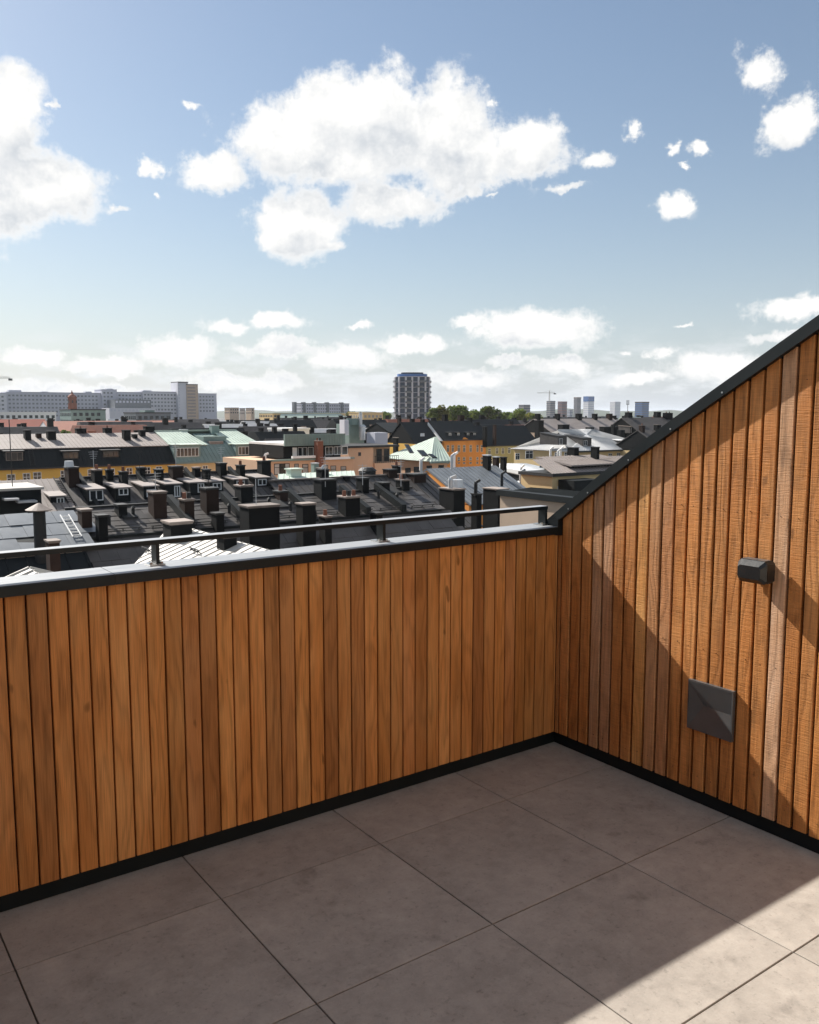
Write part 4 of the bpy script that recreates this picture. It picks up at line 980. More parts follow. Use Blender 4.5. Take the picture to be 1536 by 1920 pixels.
Yg = 108.0
zE = Zy(790, 866, Yg); x1 = Vx(847, Yg, 864); x0 = Vx(716, Yg + 14, 860); zR = Zy(753, 821, Yg + 7)
hh = thing('hipped_roof_house', ((x0 + x1) / 2, Yg + 7, GZ), 'peach house with pale green hipped copper roof and slanted roof windows', 'house')
ra, rb = Vector((x0 + 6.0, Yg + 7, zR)), Vector((x1 - 7.2, Yg + 7, zR))
if rb.x < ra.x + .5: rb.x = ra.x + .5
A, B, C, D = Vector((x0, Yg, zE)), Vector((x1, Yg, zE)), Vector((x1, Yg + 14, zE)), Vector((x0, Yg + 14, zE))
MB().box(x0 + .5, x1 - .5, Yg + .5, Yg + 13.5, GZ, zE - .1).build('wall', M['peach'], hh)
slope(hh, 'front_roof', M['copper'], A, B, rb, ra, .14, .7, .07); slope(hh, 'rear_roof', M['copper'], D, C, rb + Vector((0, .01, 0)), ra + Vector((0, .01, 0)), .14)
tri(hh, 'hip_roof', M['copper'], D, A, ra, .14, .7, .07); tri(hh, 'hip_roof', M['copper'], B, C, rb, .14, .7, .07)
MB().box(x0 - .1, x1 + .1, Yg - .15, Yg + .3, zE - .32, zE - .05).build('eaves_gutter', M['copper_shade_dark'], hh)
fn = (B - A).cross(ra - A).normalized()
if fn.z < 0: fn = -fn
for (a, b, t, bt) in ((762, 768, 834, 850), (786, 796, 845, 856), (806, 812, 852, 859)):
    qd = [onpl(px, py, A, fn) + fn * .08 for px, py in ((a + 6, bt), (b + 8, bt), (b - 2, t), (a - 4, t))]
    rw = MB().prism([q - fn * .07 for q in qd], fn * .12).build('roof_window', M['cap_dark'], hh)
    cq = sum(qd, Vector()) / 4; MB().prism([cq + (q - cq) * .82 + fn * .051 for q in qd], fn * .02).build('pane', M['glass'], rw)
win_px(hh, [(760, 770, 877, 888), (776, 790, 875, 888), (800, 810, 873, 886), (822, 832, 872, 884)], Yg + .5, 2, fm=M['brick_dark'])
for a in [(797,815,818,118,1.0,'dark',0)]: pass
chimney(hh, 737, 747, 820, 120, 1.0, 4, 'light')
cowl(hh, 789, 858, 882, 100, .2, M['white_paint']); cowl(hh, 851, 848, 880, 100, .25, M['white_paint'])

# ---- orange house with neighbours -------------------------------------------
Yo = 160.0
def street_house(name, label, pl, pr, eave_y, Y, roof_y, wm, rm, run=6.0, seam=0):
    x0, x1 = Vx(pl, Y, eave_y), Vx(pr, Y, eave_y); pm = (pl + pr) / 2
    ze = Zy(pm, eave_y, Y); zr = Zy(pm, roof_y, Y + run)
    t = thing(name, ((x0 + x1) / 2, Y + run, GZ), label, 'house')
    MB().box(x0, x1, Y, Y + 2 * run, GZ, ze).build('wall', wm, t)
    MB().box(x0, x1, Y - .35, Y + .1, ze + .001, ze + .25).build('eaves_gutter', M['cap_dark'], t)
    slope(t, 'roof', rm, (x0, Y - .2, ze + .25), (x1, Y - .2, ze + .25), (x1, Y + run, zr), (x0, Y + run, zr), .15, seam, .06)
    slope(t, 'rear_roof', rm, (x0, Y + 2 * run, ze + .25), (x1, Y + 2 * run, ze + .25), (x1, Y + run + .01, zr), (x0, Y + run + .01, zr), .15)
    MB().prism([(x0 + .1, Y + .2, ze), (x0 + .1, Y + 2 * run - .2, ze), (x0 + .1, Y + run, zr - .25)], (x1 - x0 - .2, 0, 0)).build('gable_wall', M['brick_dark'], t)
    return t, x0, x1, ze, zr
ho, x0, x1, ze, zr = street_house('orange_house', 'bright orange house with rows of white windows and small gabled pediment', 833, 911, 826, Yo, 789, M['orange'], M['black_sheet'])
wl = []
for (yt, yb) in ((834.5, 847.5), (857, 870)):
    for (a, b) in ((837.5,842),(846.5,851),(858,862.5),(868,872.5),(880,884.5),(893,897),(901,905)): wl.append((a, b, yt, yb))
win_px(ho, wl, Yo, 2); win_px(ho, [(a, b, 880, 892) for a, b, t, _ in wl if t < 840], Yo, 2)
pd = MB().prism([(Vx(865, Yo), Yo - .15, ze + .2), (Vx(878, Yo), Yo - .15, ze + .2), (Vx(871.5, Yo), Yo - .15, Zy(871, 820, Yo))], (0, 1.5, 0)); pd.build('pediment', M['orange'], ho)
MB().box(x0, x1, Yo - .12, Yo, ze - 5.2, ze - 4.9).build('string_course', M['orange'], ho)
for (a, b) in ((841, 846), (857, 862), (875, 880), (887, 892)):
    dormer(ho, a - .8, b + .8, 811, 822, Yo + 1.2, 2.6, M['black_sheet'], M['cap_dark'], (.18, .82, .1, .9), 2, .05)
MB().prism([(x0 - .4, Yo + .3, ze), (x0 - .4, Yo + 6, ze), (x0 - .4, Yo + 6, Zy(829, 792, Yo + 6))], (.35, 0, 0)).build('fire_wall', M['white_paint'], ho)
for a in [(829,840,777,167,1.2,'dark',0),(858,871,778,167,1.2,'dark',0),(876,886,783,166,1.0,'dark',0)]: chimney(ho, *a[:5], 4, a[5], a[6])
ho2, x0b, x1b, *_ = street_house('orange_neighbour', 'amber rendered house with plain black roof adjoining the white fire wall', 778, 831.5, 832, Yo + 1, 791, M['yellow'], M['black_sheet'])
win_px(ho2, [(a, a + 5, 838, 848) for a in (790, 800, 811, 821)], Yo + 1, 2)
for a in [(788,797,786,167,1.0,'dark',0),(808,818,783,167,1.0,'dark',0)]: chimney(ho2, *a[:5], 4, a[5], a[6])
q = atY(790, 818, 162); MB().cyl((q.x, 161.5, q.z), .5, .45, .7, 10).build('tin_hood', M['tin'], ho2)
hol, x0c, x1c, zec, _ = street_house('olive_house', 'olive drab house with long plain black roof between orange house and grey hipped roof', 911.5, 1012, 836, Yo, 797, M['olive'], M['black_sheet'])
win_px(hol, [(915,920,841,852),(929,934,840,851),(940,945,840,851),(952,957,839,850),(918,923,860,870),(940,945,859,869)], Yo, 2)
for a in [(905,914,800,158,1.0,'dark',0),(924,930,796,159,.9,'dark',0),(1003,1020,788,158,1.4,'dark',0)]: chimney(hol, *a[:5], 5, a[5], a[6])
hbl, *_ = street_house('black_roof_house', 'house with black sheet roof and stout chimneys behind the pale plant box', 730, 779, 812, 172, 792, M['beige'], M['black_sheet'])
for a in [(745,753,783,176,1.0,'dark',0),(768,778,785,177,1.0,'dark',0)]: chimney(hbl, *a[:5], 4, a[5], a[6])

# ---- grey hipped roof house -------------------------------------------------
Yh = 126.0
zE = Zy(1070, 846, Yh); x1 = Vx(1238, Yh, 846); x0 = Vx(957, Yh + 18, 839); zR = Zy(1080, 805, Yh + 9)
hgp = thing('hipped_roof_house', ((x0 + x1) / 2, Yh + 9, GZ), 'ochre house with pale grey hipped seamed roof, two dormers and bulky chimneys', 'house')
ra, rb = Vector((x0 + 17, Yh + 9, zR)), Vector((x1 - 24, Yh + 9, zR))
A, B, C, D = Vector((x0, Yh, zE)), Vector((x1, Yh, zE)), Vector((x1, Yh + 18, zE)), Vector((x0, Yh + 18, zE))
MB().box(x0 + .6, x1 - .6, Yh + .6, Yh + 17.4, GZ, zE - .1).build('wall', M['pale_yellow'], hgp)
slope(hgp, 'front_roof', M['grey_sheet'], A, B, rb, ra, .14, .75, .08); slope(hgp, 'rear_roof', M['grey_sheet'], D, C, rb + Vector((0, .01, 0)), ra + Vector((0, .01, 0)), .14)
tri(hgp, 'hip_roof', M['grey_sheet'], D, A, ra, .14, .75, .08); tri(hgp, 'hip_roof', M['grey_sheet'], B, C, rb, .14, .75, .08)
MB().box(x0 - .1, x1 + .1, Yh - .15, Yh + .3, zE - .35, zE - .05).build('eaves_gutter', M['cap_dark'], hgp)
win_px(hgp, [(966,974,850,862),(985,999,845,860),(1040,1050,848,860),(1058,1066,848,860),(1140,1147,850,862),(1156,1163,849,861),(1172,1178,848,860)], Yh + .6, 2)
for (a, b, t, bt) in ((1046, 1062, 818, 834), (1092, 1108, 822, 836)): dormer(hgp, a, b, t, bt, Yh + 1.6, 5.5, M['dark_sheet'], M['cap_dark'], (.1, .5, .05, .75), 2, .12)
for a in [(1046,1068,796,135,1.6,'dark',0),(1098,1114,801,135,1.4,'dark',0),(1124,1160,800,137,1.6,'dark',0),(1146,1152,796,134,.8,'dark',0),(1158,1172,806,132,1.0,'dark',0)]: chimney(hgp, *a[:5], 5, a[5], a[6])
dormer(hgp, 1158, 1170, 826, 838, Yh + 2.4, 5, M['dark_sheet'], M['grey_sheet'], (.3, .8, .1, .8), 2, .1)
h7, x0, x1, z_, _ = gable('long_house', 'long house with brown grey roof and five evenly spaced square chimneys on the ridge', 1000, 1150, 1060, 785, 185, .5, 8, M['beige'], M['brown_sheet'], seam=0, gm=M['brick_dark'])
for (a, b) in ((1003, 1014), (1040, 1051), (1079, 1092), (1110, 1121), (1137, 1149)): chimney(h7, a, b, 775.5, 184, 1.4, 3, 'dark')
h8, *_ = gable('ridge_house', 'dark roofed house with clustered chimneys and small dormers beside the sweeping coping', 1165, 1275, 1210, 783, 150, .6, 9, M['beige'], M['dark_sheet'], gm=M['brick_dark'])
for a in [(1172,1186,773,150,1.2,'dark',1),(1226,1240,772,151,1.2,'dark',0),(1243,1262,774,149,1.2,'dark',2)]: chimney(h8, *a[:5], 3, a[5], a[6])
for (a, b) in ((1180, 1192), (1206, 1218), (1232, 1244)): dormer(h8, a, b, 800, 812, 146.5, 4, M['dark_sheet'], M['cap_light'], (.15, .85, .1, .85), 2, .05)
h9, *_ = gable('ridge_house', 'pale yellow dark roofed house with two pale capped chimneys beside the sweeping coping', 1195, 1290, 1215, 806, 122, .55, 8, M['pale_yellow'], M['dark_sheet'], gm=M['brick_dark'])
for a in [(1198,1210,797,121,1.0,'light',1),(1226,1240,796,121,1.0,'light',0)]: chimney(h9, *a[:5], 4, a[5], a[6])

# ---- rows of distant houses --------------------------------------------------
KINDS = [('dark_sheet', 'beige', 'dark grey roof', 'beige'), ('black_sheet', 'pale_yellow', 'black roof', 'pale yellow'), ('dark_sheet', 'peach', 'dark grey roof', 'peach'),
         ('terracotta', 'beige', 'faded terracotta roof', 'beige'), ('grey_sheet', 'beige', 'light grey roof', 'beige'), ('copper', 'pale_yellow', 'green copper roof', 'pale yellow')]
NUM = ['no', 'one', 'two', 'three', 'four']
def far_house(x0, x1, Y, dep, ze, zr, k, nch):
    rm, wm, rl_, wl_ = KINDS[k]
    size = 'tall' if zr > -1.4 else 'low' if zr < -2.9 else 'broad' if x1 - x0 > 24 else 'narrow' if x1 - x0 < 16 else 'middling'
    dorm = rnd.random() < .35
    lab = f"{size} distant {wl_} house with {rl_}, {NUM[nch]} chimney{'s' if nch != 1 else ''}{' and a boxy dormer' if dorm else ''}"
    t = thing('town_house', ((x0 + x1) / 2, Y + dep / 2, GZ), lab, 'house', 'distant town houses')
    MB().box(x0, x1, Y, Y + dep, GZ, ze).build('wall', M[wm], t)
    ym = Y + dep * .5; o = .3
    MB().prism([(x0, Y - o, ze + .01), (x0, Y + dep + o, ze + .01), (x0, ym + 1.2, zr), (x0, ym - 1.2, zr)], (x1 - x0, 0, 0)).build('roof', M[rm], t)
    if nch and rnd.random() < .8:
        nw = rnd.randint(3, 6); wn = MB()
        for i in range(nw): xx = x0 + (i + .5) * (x1 - x0) / nw; wn.box(xx - .55, xx + .55, Y - .06, Y + .01, ze - 3.0, ze - 1.2)
        wn.build('window_row', M['glass'], t, kind='stuff')
    for c in range(nch):
        xx = x0 + (x1 - x0) * (c + rnd.uniform(.2, .8)) / nch; w = rnd.uniform(.9, 2.0); yy = ym + rnd.uniform(-2.5, 1.5)
        ch = MB(); zt = zr + rnd.uniform(.5, 1.7); ch.box(xx - w / 2, xx + w / 2, yy, yy + rnd.uniform(.8, 1.3), ze, zt)
        ch.box(xx - w / 2 - .08, xx + w / 2 + .08, yy - .08, yy + 1.0, zt, zt + .14); ch.build('chimney', M['brick_dark'], t)
    if dorm:
        xx = rnd.uniform(x0 + 2, x1 - 2); MB().box(xx - 1.2, xx + 1.2, Y + 1.0, Y + 4, ze, ze + 1.9).build('dormer', M['cap_light'] if rnd.random() < .4 else M[rm], t)
rows = [(188, 500, 1275), (214, -40, 1290), (246, -40, 1300), (284, -40, 1300), (330, -40, 1300), (384, -40, 1300), (450, -40, 1300), (540, -40, 1300)]
for ri, (Y, pa, pb) in enumerate(rows):
    x = Vx(pa, Y, 790); xe = Vx(pb, Y, 790)
    while x < xe:
        w = rnd.uniform(13, 24) * (1 + ri * .07)
        zr = -1.6 + rnd.uniform(-1.8, 1.1) - (1.2 if Y < 220 else 0) - Y * .0015; ze = zr - rnd.uniform(3.2, 4.8)
        u = rnd.random(); k = 0 if u < .45 else 1 if u < .72 else 2 if u < .84 else 3 if u < .9 else 4 if u < .97 else 5
        far_house(x, x + w, Y + rnd.uniform(-2, 2), rnd.uniform(10, 13), ze, zr, k, rnd.randint(1, 4) if Y < 460 else rnd.randint(0, 2))
        x += w + (.3 if rnd.random() < .8 else rnd.uniform(4, 12))

# a few distinct roofs in that band
def flat_block(name, label, pl, pr, yt, Y, dy, wm, rm=None, cat='building', rows_=0, r0=1.2, wmm=None, group=None, par=.5):
    x0, x1 = Vx(pl, Y + dy * (1 if pl > 60 else 0), yt), Vx(pr, Y, yt); zt = Zy((pl + pr) / 2, yt, Y)
    t = thing(name, ((x0 + x1) / 2, Y + dy / 2, GZ), label, cat, group)
    MB().box(x0, x1, Y, Y + dy, GZ, zt).build('wall', wm, t)
    MB().box(x0 - .2, x1 + .2, Y - .2, Y + dy + .2, zt + .001, zt + par).build('roof_edge', rm or wm, t)
    if rows_:
        for r_ in range(rows_):
            wn = MB(); z = zt - r0 - r_ * 3.3; k_ = x0 + 1.0
            while k_ < x1 - 1.6: wn.box(k_, k_ + 1.5, Y - .08, Y + .02, z - 1.5, z); k_ += 2.7
            k_ = Y + 1.0
            while k_ < Y + dy - 1.6: wn.box(x0 - .08, x0 + .02, k_, k_ + 1.5, z - 1.5, z); k_ += 2.7
            wn.build('window_row', wmm or M['glass'], t, kind='stuff')
    return t, x0, x1, zt
hr1, *_ = gable('red_roof_hall', 'long hall with rust red roof below the white hospital blocks', -80, 84, 20, 786, 330, .5, 12, M['white_wall'], M['rust'], seam=0)
hr2, *_ = gable('long_hall', 'long white market hall with brown roof edge and a row of arched openings', 80, 330, 200, 789, 300, .35, 9, M['white_wall'], M['terracotta'], seam=0)
hd1, *_ = flat_block('dark_block', 'flat roofed dark grey green block beside the domed brick tower', 112, 198, 769, 420, 20, M['copper_shade_dark'], M['cap_dark'], rows_=2)
hd2, *_ = flat_block('dark_block', 'long flat dark block with boxy roof house in front of the beige hospital tower', 232, 320, 775, 400, 18, M['slate_sheet'], M['cap_dark'], rows_=2)
MB().box(Vx(272, 402, 770), Vx(290, 402, 770), 402, 410, Zy(280, 776, 402), Zy(280, 769, 402)).build('roof_house', M['copper_shade_dark'], hd2)
flat_block('white_block', 'low bright white block with flat roof behind the green copper ridge', 503, 580, 806, 212, 9, M['white_paint'], M['white_paint'])
flat_block('pale_block', 'low white roofed block at the foot of the hospital, pale in the sun', -60, 105, 774, 470, 16, M['white_paint'], M['white_paint'], rows_=1)

# ---- hospital complex ------------------------------------------------------
DH = 900.0
hp_ = atD(200, 770, DH); YH = hp_.y
ht = thing('hospital', (hp_.x, YH + 15, GZ), 'long white and lilac hospital of flat blocks with a beige tower', 'building')
def wing(pl, pr, yt, Y, dy, m, nrow, step=3.9, wm=None):
    x0, x1 = Vx(pl, Y, yt), Vx(pr, Y, yt); zt = Zy((pl + pr) / 2, yt, Y)
    o = MB().box(x0, x1, Y, Y + dy, GZ, zt).build('wing', m, ht)
    MB().box(x0 - .3, x1 + .3, Y - .3, Y + dy, zt + .001, zt + .6).build('roof_edge', M['lilac_wall'], o)
    for r_ in range(nrow):
        wn = MB(); z = zt - 2.2 - r_ * step; k_ = x0 + 1.5
        while k_ < x1 - 3: wn.box(k_, k_ + 2.0, Y - .15, Y + .02, z - 1.7, z); k_ += 3.6
        wn.build('window_row', wm or M['slate_sheet'], o, kind='stuff')
    return o
for a in [(-120, 12, 737, 0, 'white_wall', 5), (12, 190.5, 736.5, 4, 'lilac_wall', 6), (191, 219, 731, 0, 'lilac_wall', 7), (219.5, 267, 736, 5, 'lilac_wall', 6), (267.5, 333, 735, 2, 'white_wall', 6), (333.5, 371, 742, 6, 'white_wall', 4), (371.5, 406, 738.5, 0, 'lilac_wall', 5)]:
    wing(a[0], a[1], a[2], YH + a[3], 26, M[a[4]], a[5])
for (a, b, t, m) in ((16, 40, 731, 'lilac_wall'), (78, 90, 734, 'lilac_wall'), (160, 172, 734, 'lilac_wall'), (235, 246, 735, 'lilac_wall'), (268, 284, 731.5, 'white_wall'), (200, 212, 728.5, 'lilac_wall')):
    MB().box(Vx(a, YH + 8, t), Vx(b, YH + 8, t), YH + 8, YH + 16, Zy(a, 742, YH + 8), Zy(a, t, YH + 8)).build('roof_plant', M[m], ht)
for (a, b, t, m) in ((333, 353, 717, 'white_wall'), (349, 371, 721.5, 'beige')):
    o = MB().box(Vx(a, YH - 4, t), Vx(b, YH - 5, t), YH - (4 if a < 340 else 5), YH + 16, GZ, Zy(a, t, YH - 4)).build('tower', M[m], ht)
    MB().box(Vx(a, YH - 4, t), Vx(b, YH - 5, t), YH - 5.2, YH + 16, Zy(a, t, YH - 4) + .001, Zy(a, t, YH - 4) + .9).build('roof_edge', M['cap_dark'], o)
    wn = MB()
    for r_ in range(13): xq = Vx(b, YH - 5, t) - 3; wn.box(xq - 9, xq, YH - 5.12, YH - 4.8, Zy(a, t, YH) - 4 - r_ * 3.4, Zy(a, t, YH) - 2.4 - r_ * 3.4) if a > 340 else wn.box(xq - 7.6, xq - 6.6, YH - 4.12, YH - 3.9, Zy(a, t, YH) - 4 - r_ * 3.4, Zy(a, t, YH) - 2.4 - r_ * 3.4)
    wn.build('window_row', M['brown_sheet'] if a > 340 else M['lilac_wall'], o, kind='stuff')
for (a, b, t, y_) in ((215, 283, 749, -30), (205, 292, 765, -45)):     # lower wings in front
    o = MB().box(Vx(a, YH + y_, t), Vx(b, YH + y_, t), YH + y_, YH + y_ + 25, GZ, Zy(a, t, YH + y_)).build('wing', M['white_wall'] if t > 760 else M['slate_sheet'], ht)
    wn = MB(); k_ = Vx(a, YH + y_, t) + 1
    while k_ < Vx(b, YH + y_, t) - 3: wn.box(k_, k_ + 2, YH + y_ - .15, YH + y_ + .02, Zy(a, t, YH + y_) - 3.2, Zy(a, t, YH + y_) - 1.2); k_ += 3.6
    wn.build('window_row', M['lilac_wall'], o, kind='stuff')

# ---- domed brick tower ------------------------------------------------------
bt = atD(136, 760, 520)
tb = thing('brick_tower', (bt.x, bt.y, GZ), 'round red brick tower with copper dome and spire before the hospital', 'tower')
k_ = 520 / 1629.
zt = lambda y_: CAM.z + 520 * (774.3 - y_) / 1629.
MB().cyl((bt.x, bt.y, GZ), 2.6, 2.5, zt(747) - GZ, 14).build('shaft', M['brick_red'], tb)
MB().cyl((bt.x, bt.y, zt(747) + .01), 2.75, 2.75, .7, 14).build('cornice', M['brick_red'], tb)
MB().cyl((bt.x, bt.y, zt(747) + .72), 2.6, 1.9, 1.0, 14).cyl((bt.x, bt.y, zt(747) + 1.721), 1.9, .6, .9, 14).build('dome', M['terracotta'], tb)
MB().cyl((bt.x, bt.y, zt(747) + 2.6), .55, .5, .8, 8).cyl((bt.x, bt.y, zt(747) + 3.401), .5, .03, 1.6, 8).build('spire', M['terracotta'], tb)
for i in range(6):
    a = 2 * math.pi * i / 6 + .3; MB().box(bt.x + 2.5 * math.cos(a) - .3, bt.x + 2.5 * math.cos(a) + .3, bt.y + 2.5 * math.sin(a) - .3, bt.y + 2.5 * math.sin(a) + .3, zt(756), zt(751)).build('window', M['glass'], tb)
MB().box(bt.x - 5, bt.x + 5, bt.y - 4, bt.y + 6, GZ, zt(768)).build('base_block', M['terracotta'], tb)

# ---- middle distance blocks -------------------------------------------------
Dk = 1000; Yk2 = atD(450, 770, Dk).y
for (a, b, t, lab, m) in ((421, 448, 765, 'beige slab block of the trio left of the long ribbed block, widest', 'beige'), (449, 460, 766, 'narrow tan block wedged between two beige slab blocks', 'brown_sheet'), (461, 477, 765.5, 'beige slab block at the end of the trio nearest the ribbed block', 'beige')):
    flat_block('slab_block', lab, a, b, t, Yk2, 14, M[m], M['cap_dark'], rows_=2)
Yr2 = atD(600, 765, 900).y
tr_, x0, x1, ztt = flat_block('ribbed_block', 'long lilac grey block with five dark service shafts on its roof line', 549, 655, 757, Yr2, 18, M['lilac_wall'], M['cap_dark'], rows_=3, wmm=M['slate_sheet'])
for px in (552, 569, 589, 613, 640): MB().box(Vx(px, Yr2 - 1, 757), Vx(px + 4.5, Yr2 - 1, 757), Yr2 - .8, Yr2 + 4, GZ, ztt + 1.6).build('service_shaft', M['slate_sheet'], tr_)
Yv = atD(560, 775, 640).y
ty, x0, x1, ztt = flat_block('ochre_school', 'long ochre building with pale green copper roof below the ribbed block', 486, 648, 775, Yv, 22, M['pale_yellow'], M['copper'], rows_=1)
xs0, xs1 = Vx(512, Yv, 776), Vx(650, Yv, 776); zz = ztt - 1.5
slope(ty, 'copper_roof', M['copper'], (xs0, Yv - 9, zz - 3.6), (xs1, Yv - 9, zz - 3.6), (xs1 - 6, Yv - .4, zz + 1.2), (xs0 + 6, Yv - .4, zz + 1.2), .3, 1.4, .12)
MB().box(xs0 + .5, xs1 - .5, Yv - 8.6, Yv - .3, GZ, zz - 3.7).build('front_wing', M['pale_yellow'], ty)
Yw = atD(685, 780, 520).y
flat_block('ochre_block', 'ochre block with a band of small windows beside the dark residential tower', 654, 718, 774.5, Yw, 16, M['pale_yellow'], M['pale_yellow'], rows_=2, wmm=M['curtain'])

# ---- residential tower -------------------------------------------------------
c = atD(773, 760, 520); HW = 10.6
tw = thing('residential_tower', (c.x, c.y, GZ), 'dark rounded residential high rise ringed with balconies on every floor', 'tower')
ZT = CAM.z + 520 * (774.3 - 709) / 1629.
def sq(r, z, n=36, e=3.6, cx=c.x, cy_=c.y):
    out = []
    for i in range(n):
        a = 2 * math.pi * i / n + YAW
        ca, sa = math.cos(a - YAW), math.sin(a - YAW); rr = r / ((abs(ca) ** e + abs(sa) ** e) ** (1 / e))
        out.append(Vector((cx + rr * math.cos(a), cy_ + rr * math.sin(a), z)))
    return out
MB().prism(sq(HW - .6, GZ), (0, 0, ZT - GZ)).build('glass_core', M['blue_dark'], tw)
slab = MB().prism([q - Vector((c.x, c.y, 0)) for q in sq(HW, 0)], (0, 0, .26)).mesh('floor_slab', M['lilac_wall'])
nf = int((ZT - GZ) / 3.05)
for i in range(nf + 1): piece('floor_slab', slab, tw, (c.x, c.y, ZT - i * 3.05))
fin = MB().box(-.4, .4, -.4, .4, 0, ZT - GZ - .01).mesh('fin', M['white_wall'])
pts = sq(HW - .35, GZ, 36)
for i, q in enumerate(pts):
    if i % 2 == 0: piece('fin', fin, tw, q)
bal = MB(); bp = sq(HW + .75, 0, 36)
for i in range(nf):
    for j in range(36):
        if (j + (i % 2)) % 4 in (0, 1):
            a, b = bp[j], bp[(j + 1) % 36]; z = ZT - i * 3.05 - 2.95
            bal.bar(Vector((a.x, a.y, z + .5)), Vector((b.x, b.y, z + .5)), .12, 1.0)
            a2, b2 = sq(HW, 0, 36)[j], sq(HW, 0, 36)[(j + 1) % 36]
            bal.add([(a.x, a.y, z), (b.x, b.y, z), (b2.x, b2.y, z), (a2.x, a2.y, z)], [(0, 1, 2, 3)])
bal.build('balcony_rail', M['slate_sheet'], tw, kind='stuff')
MB().prism(sq(HW - 1.6, ZT + .35), (0, 0, 1.5)).build('crown', M['glass_blue'], tw)
MB().prism(sq(HW - 4, ZT + 1.86), (0, 0, .9)).build('roof_plant', M['cap_dark'], tw)

# ---- far towers, cranes, floodlight mast ----------------------------------------
def far_tower(name, label, pl, pr, yt, D, m, wm, top=None, topm=None, floors=14):
    p = atD((pl + pr) / 2, 770, D); w = (pr - pl) * D / 1629. / 1.28; zt_ = CAM.z + D * (774.3 - yt) / 1629.
    t = thing(name, (p.x, p.y, GZ), label, 'tower')
    MB().box(p.x - w / 2, p.x + w / 2, p.y - w * .4, p.y + w * .4, GZ, zt_).build('shaft', M[m], t)
    st_ = (zt_ - GZ) / floors; b = MB()
    for i in range(floors): z = GZ + st_ * (i + .35); b.box(p.x - w / 2 - .3, p.x + w / 2 + .3, p.y - w * .4 - .3, p.y + w * .4 + .3, z, z + st_ * .42)
    b.build('window_band', M[wm], t, kind='stuff')
    if top: MB().box(p.x - w / 2 - .5, p.x + w / 2 + .5, p.y - w * .4 - .5, p.y + w * .4 + .5, zt_ - top, zt_ + .5).build('crown', M[topm], t)
    return t, p, w, zt_
far_tower('office_tower', 'low brown stepped tower block right behind the park trees', 973, 994, 759, 1700, 'brown_sheet', 'blue_dark', floors=8)
_, p, w, zc = far_tower('office_tower', 'brown tower under construction with a tower crane on top', 1025, 1041, 752, 2300, 'brown_sheet', 'blue_dark', floors=12)
far_tower('office_tower', 'reddish brown tower with blue glass side next to the crane tower', 1046, 1063, 753, 2200, 'terracotta', 'blue_dark', floors=14)
far_tower('office_tower', 'slender tallest grey brown tower of the far cluster', 1076, 1089, 745.5, 2500, 'brown_sheet', 'blue_dark', 3, 'cap_light', 20)
far_tower('office_tower', 'white tower with a deep blue glass crown', 1094, 1113.5, 744, 2300, 'white_paint', 'lilac_wall', 13, 'glass_blue', 14)
far_tower('office_tower', 'plain white striped tower between the blue crowned tower and floodlight mast', 1144, 1163, 753.5, 2300, 'white_paint', 'white_wall', floors=14)
far_tower('office_tower', 'dark navy glass tower with pale floor bands', 1191, 1216.5, 754, 2100, 'glass_blue', 'blue_dark', 2, 'cap_dark', 12)
far_tower('office_tower', 'tiny grey block half sunk in the skyline between brown and slender towers', 1064, 1074, 768, 2600, 'blue_dark', 'lilac_wall', floors=8)
def lattice(mb, a, b, w):
    a, b = Vector(a), Vector(b); d = (b - a).normalized(); up_ = Vector((0, 0, 1)) if abs(d.z) < .9 else Vector((1, 0, 0))
    r = d.cross(up_).normalized() * w / 2; u = d.cross(r).normalized() * w / 2; n_ = max(3, int((b - a).length / (w * 1.5)))
    for s1, s2 in ((1, 1), (1, -1), (-1, 1), (-1, -1)): mb.bar(a + r * s1 + u * s2, b + r * s1 + u * s2, w * .22)
    for i in range(n_):
        p0, p1 = a.lerp(b, i / n_), a.lerp(b, (i + 1) / n_)
        mb.bar(p0 + r + u, p1 - r + u, w * .14); mb.bar(p0 - r - u, p1 + r - u, w * .14); mb.bar(p0 + r - u, p1 + r + u, w * .14)
    return mb
def crane(label, px_m, y_j, D, px0, px1, zb, w=1.6):
    b = atD(px_m, 770, D); zj = CAM.z + D * (774.3 - y_j) / 1629.; rd = Vector((RIGHT.x, RIGHT.y, 0)).normalized()
    t = thing('tower_crane', (b.x, b.y, zb), label, 'crane')
    lattice(MB(), (b.x, b.y, zb), (b.x, b.y, zj), w).build('mast', M['mast'], t)
    j0 = b + rd * ((px0 - px_m) * D / 1629.); j1 = b + rd * ((px1 - px_m) * D / 1629.)
    lattice(MB(), (j0.x, j0.y, zj + w), (j1.x, j1.y, zj + w), w * .9).build('jib', M['mast'], t)
    MB().bar((b.x, b.y, zj), (b.x, b.y, zj + w * 4), w * .8).bar((b.x, b.y, zj + w * 4), (j0.x * .6 + b.x * .4, j0.y * .6 + b.y * .4, zj + w * 1.4), w * .15).bar((b.x, b.y, zj + w * 4), (j1.x, j1.y, zj + w * 1.4), w * .15).build('tie', M['mast'], t)
    e_ = j1 if abs(px1 - px_m) < abs(px0 - px_m) else j0
    MB().box(e_.x - w * 1.2, e_.x + w * 1.2, e_.y - w, e_.y + w, zj - w, zj + w * .5).build('counterweight', M['cap_dark'], t)
crane('tower crane standing over the brown tower in the far cluster', 1030, 738.5, 2300, 1007, 1040, zc, 2.0)
crane('tower crane whose jib end pokes in above the hospital roof', -40, 712, 1000, -140, 22, GZ, 1.6)
fm_ = atD(1177, 770, 1500); zf = CAM.z + 1500 * (774.3 - 759) / 1629.
fmt = thing('floodlight_mast', (fm_.x, fm_.y, GZ), 'thin stadium floodlight mast between white and navy towers', 'mast')
MB().cyl((fm_.x, fm_.y, GZ), .7, .45, zf - GZ, 8).build('mast', M['cap_dark'], fmt)
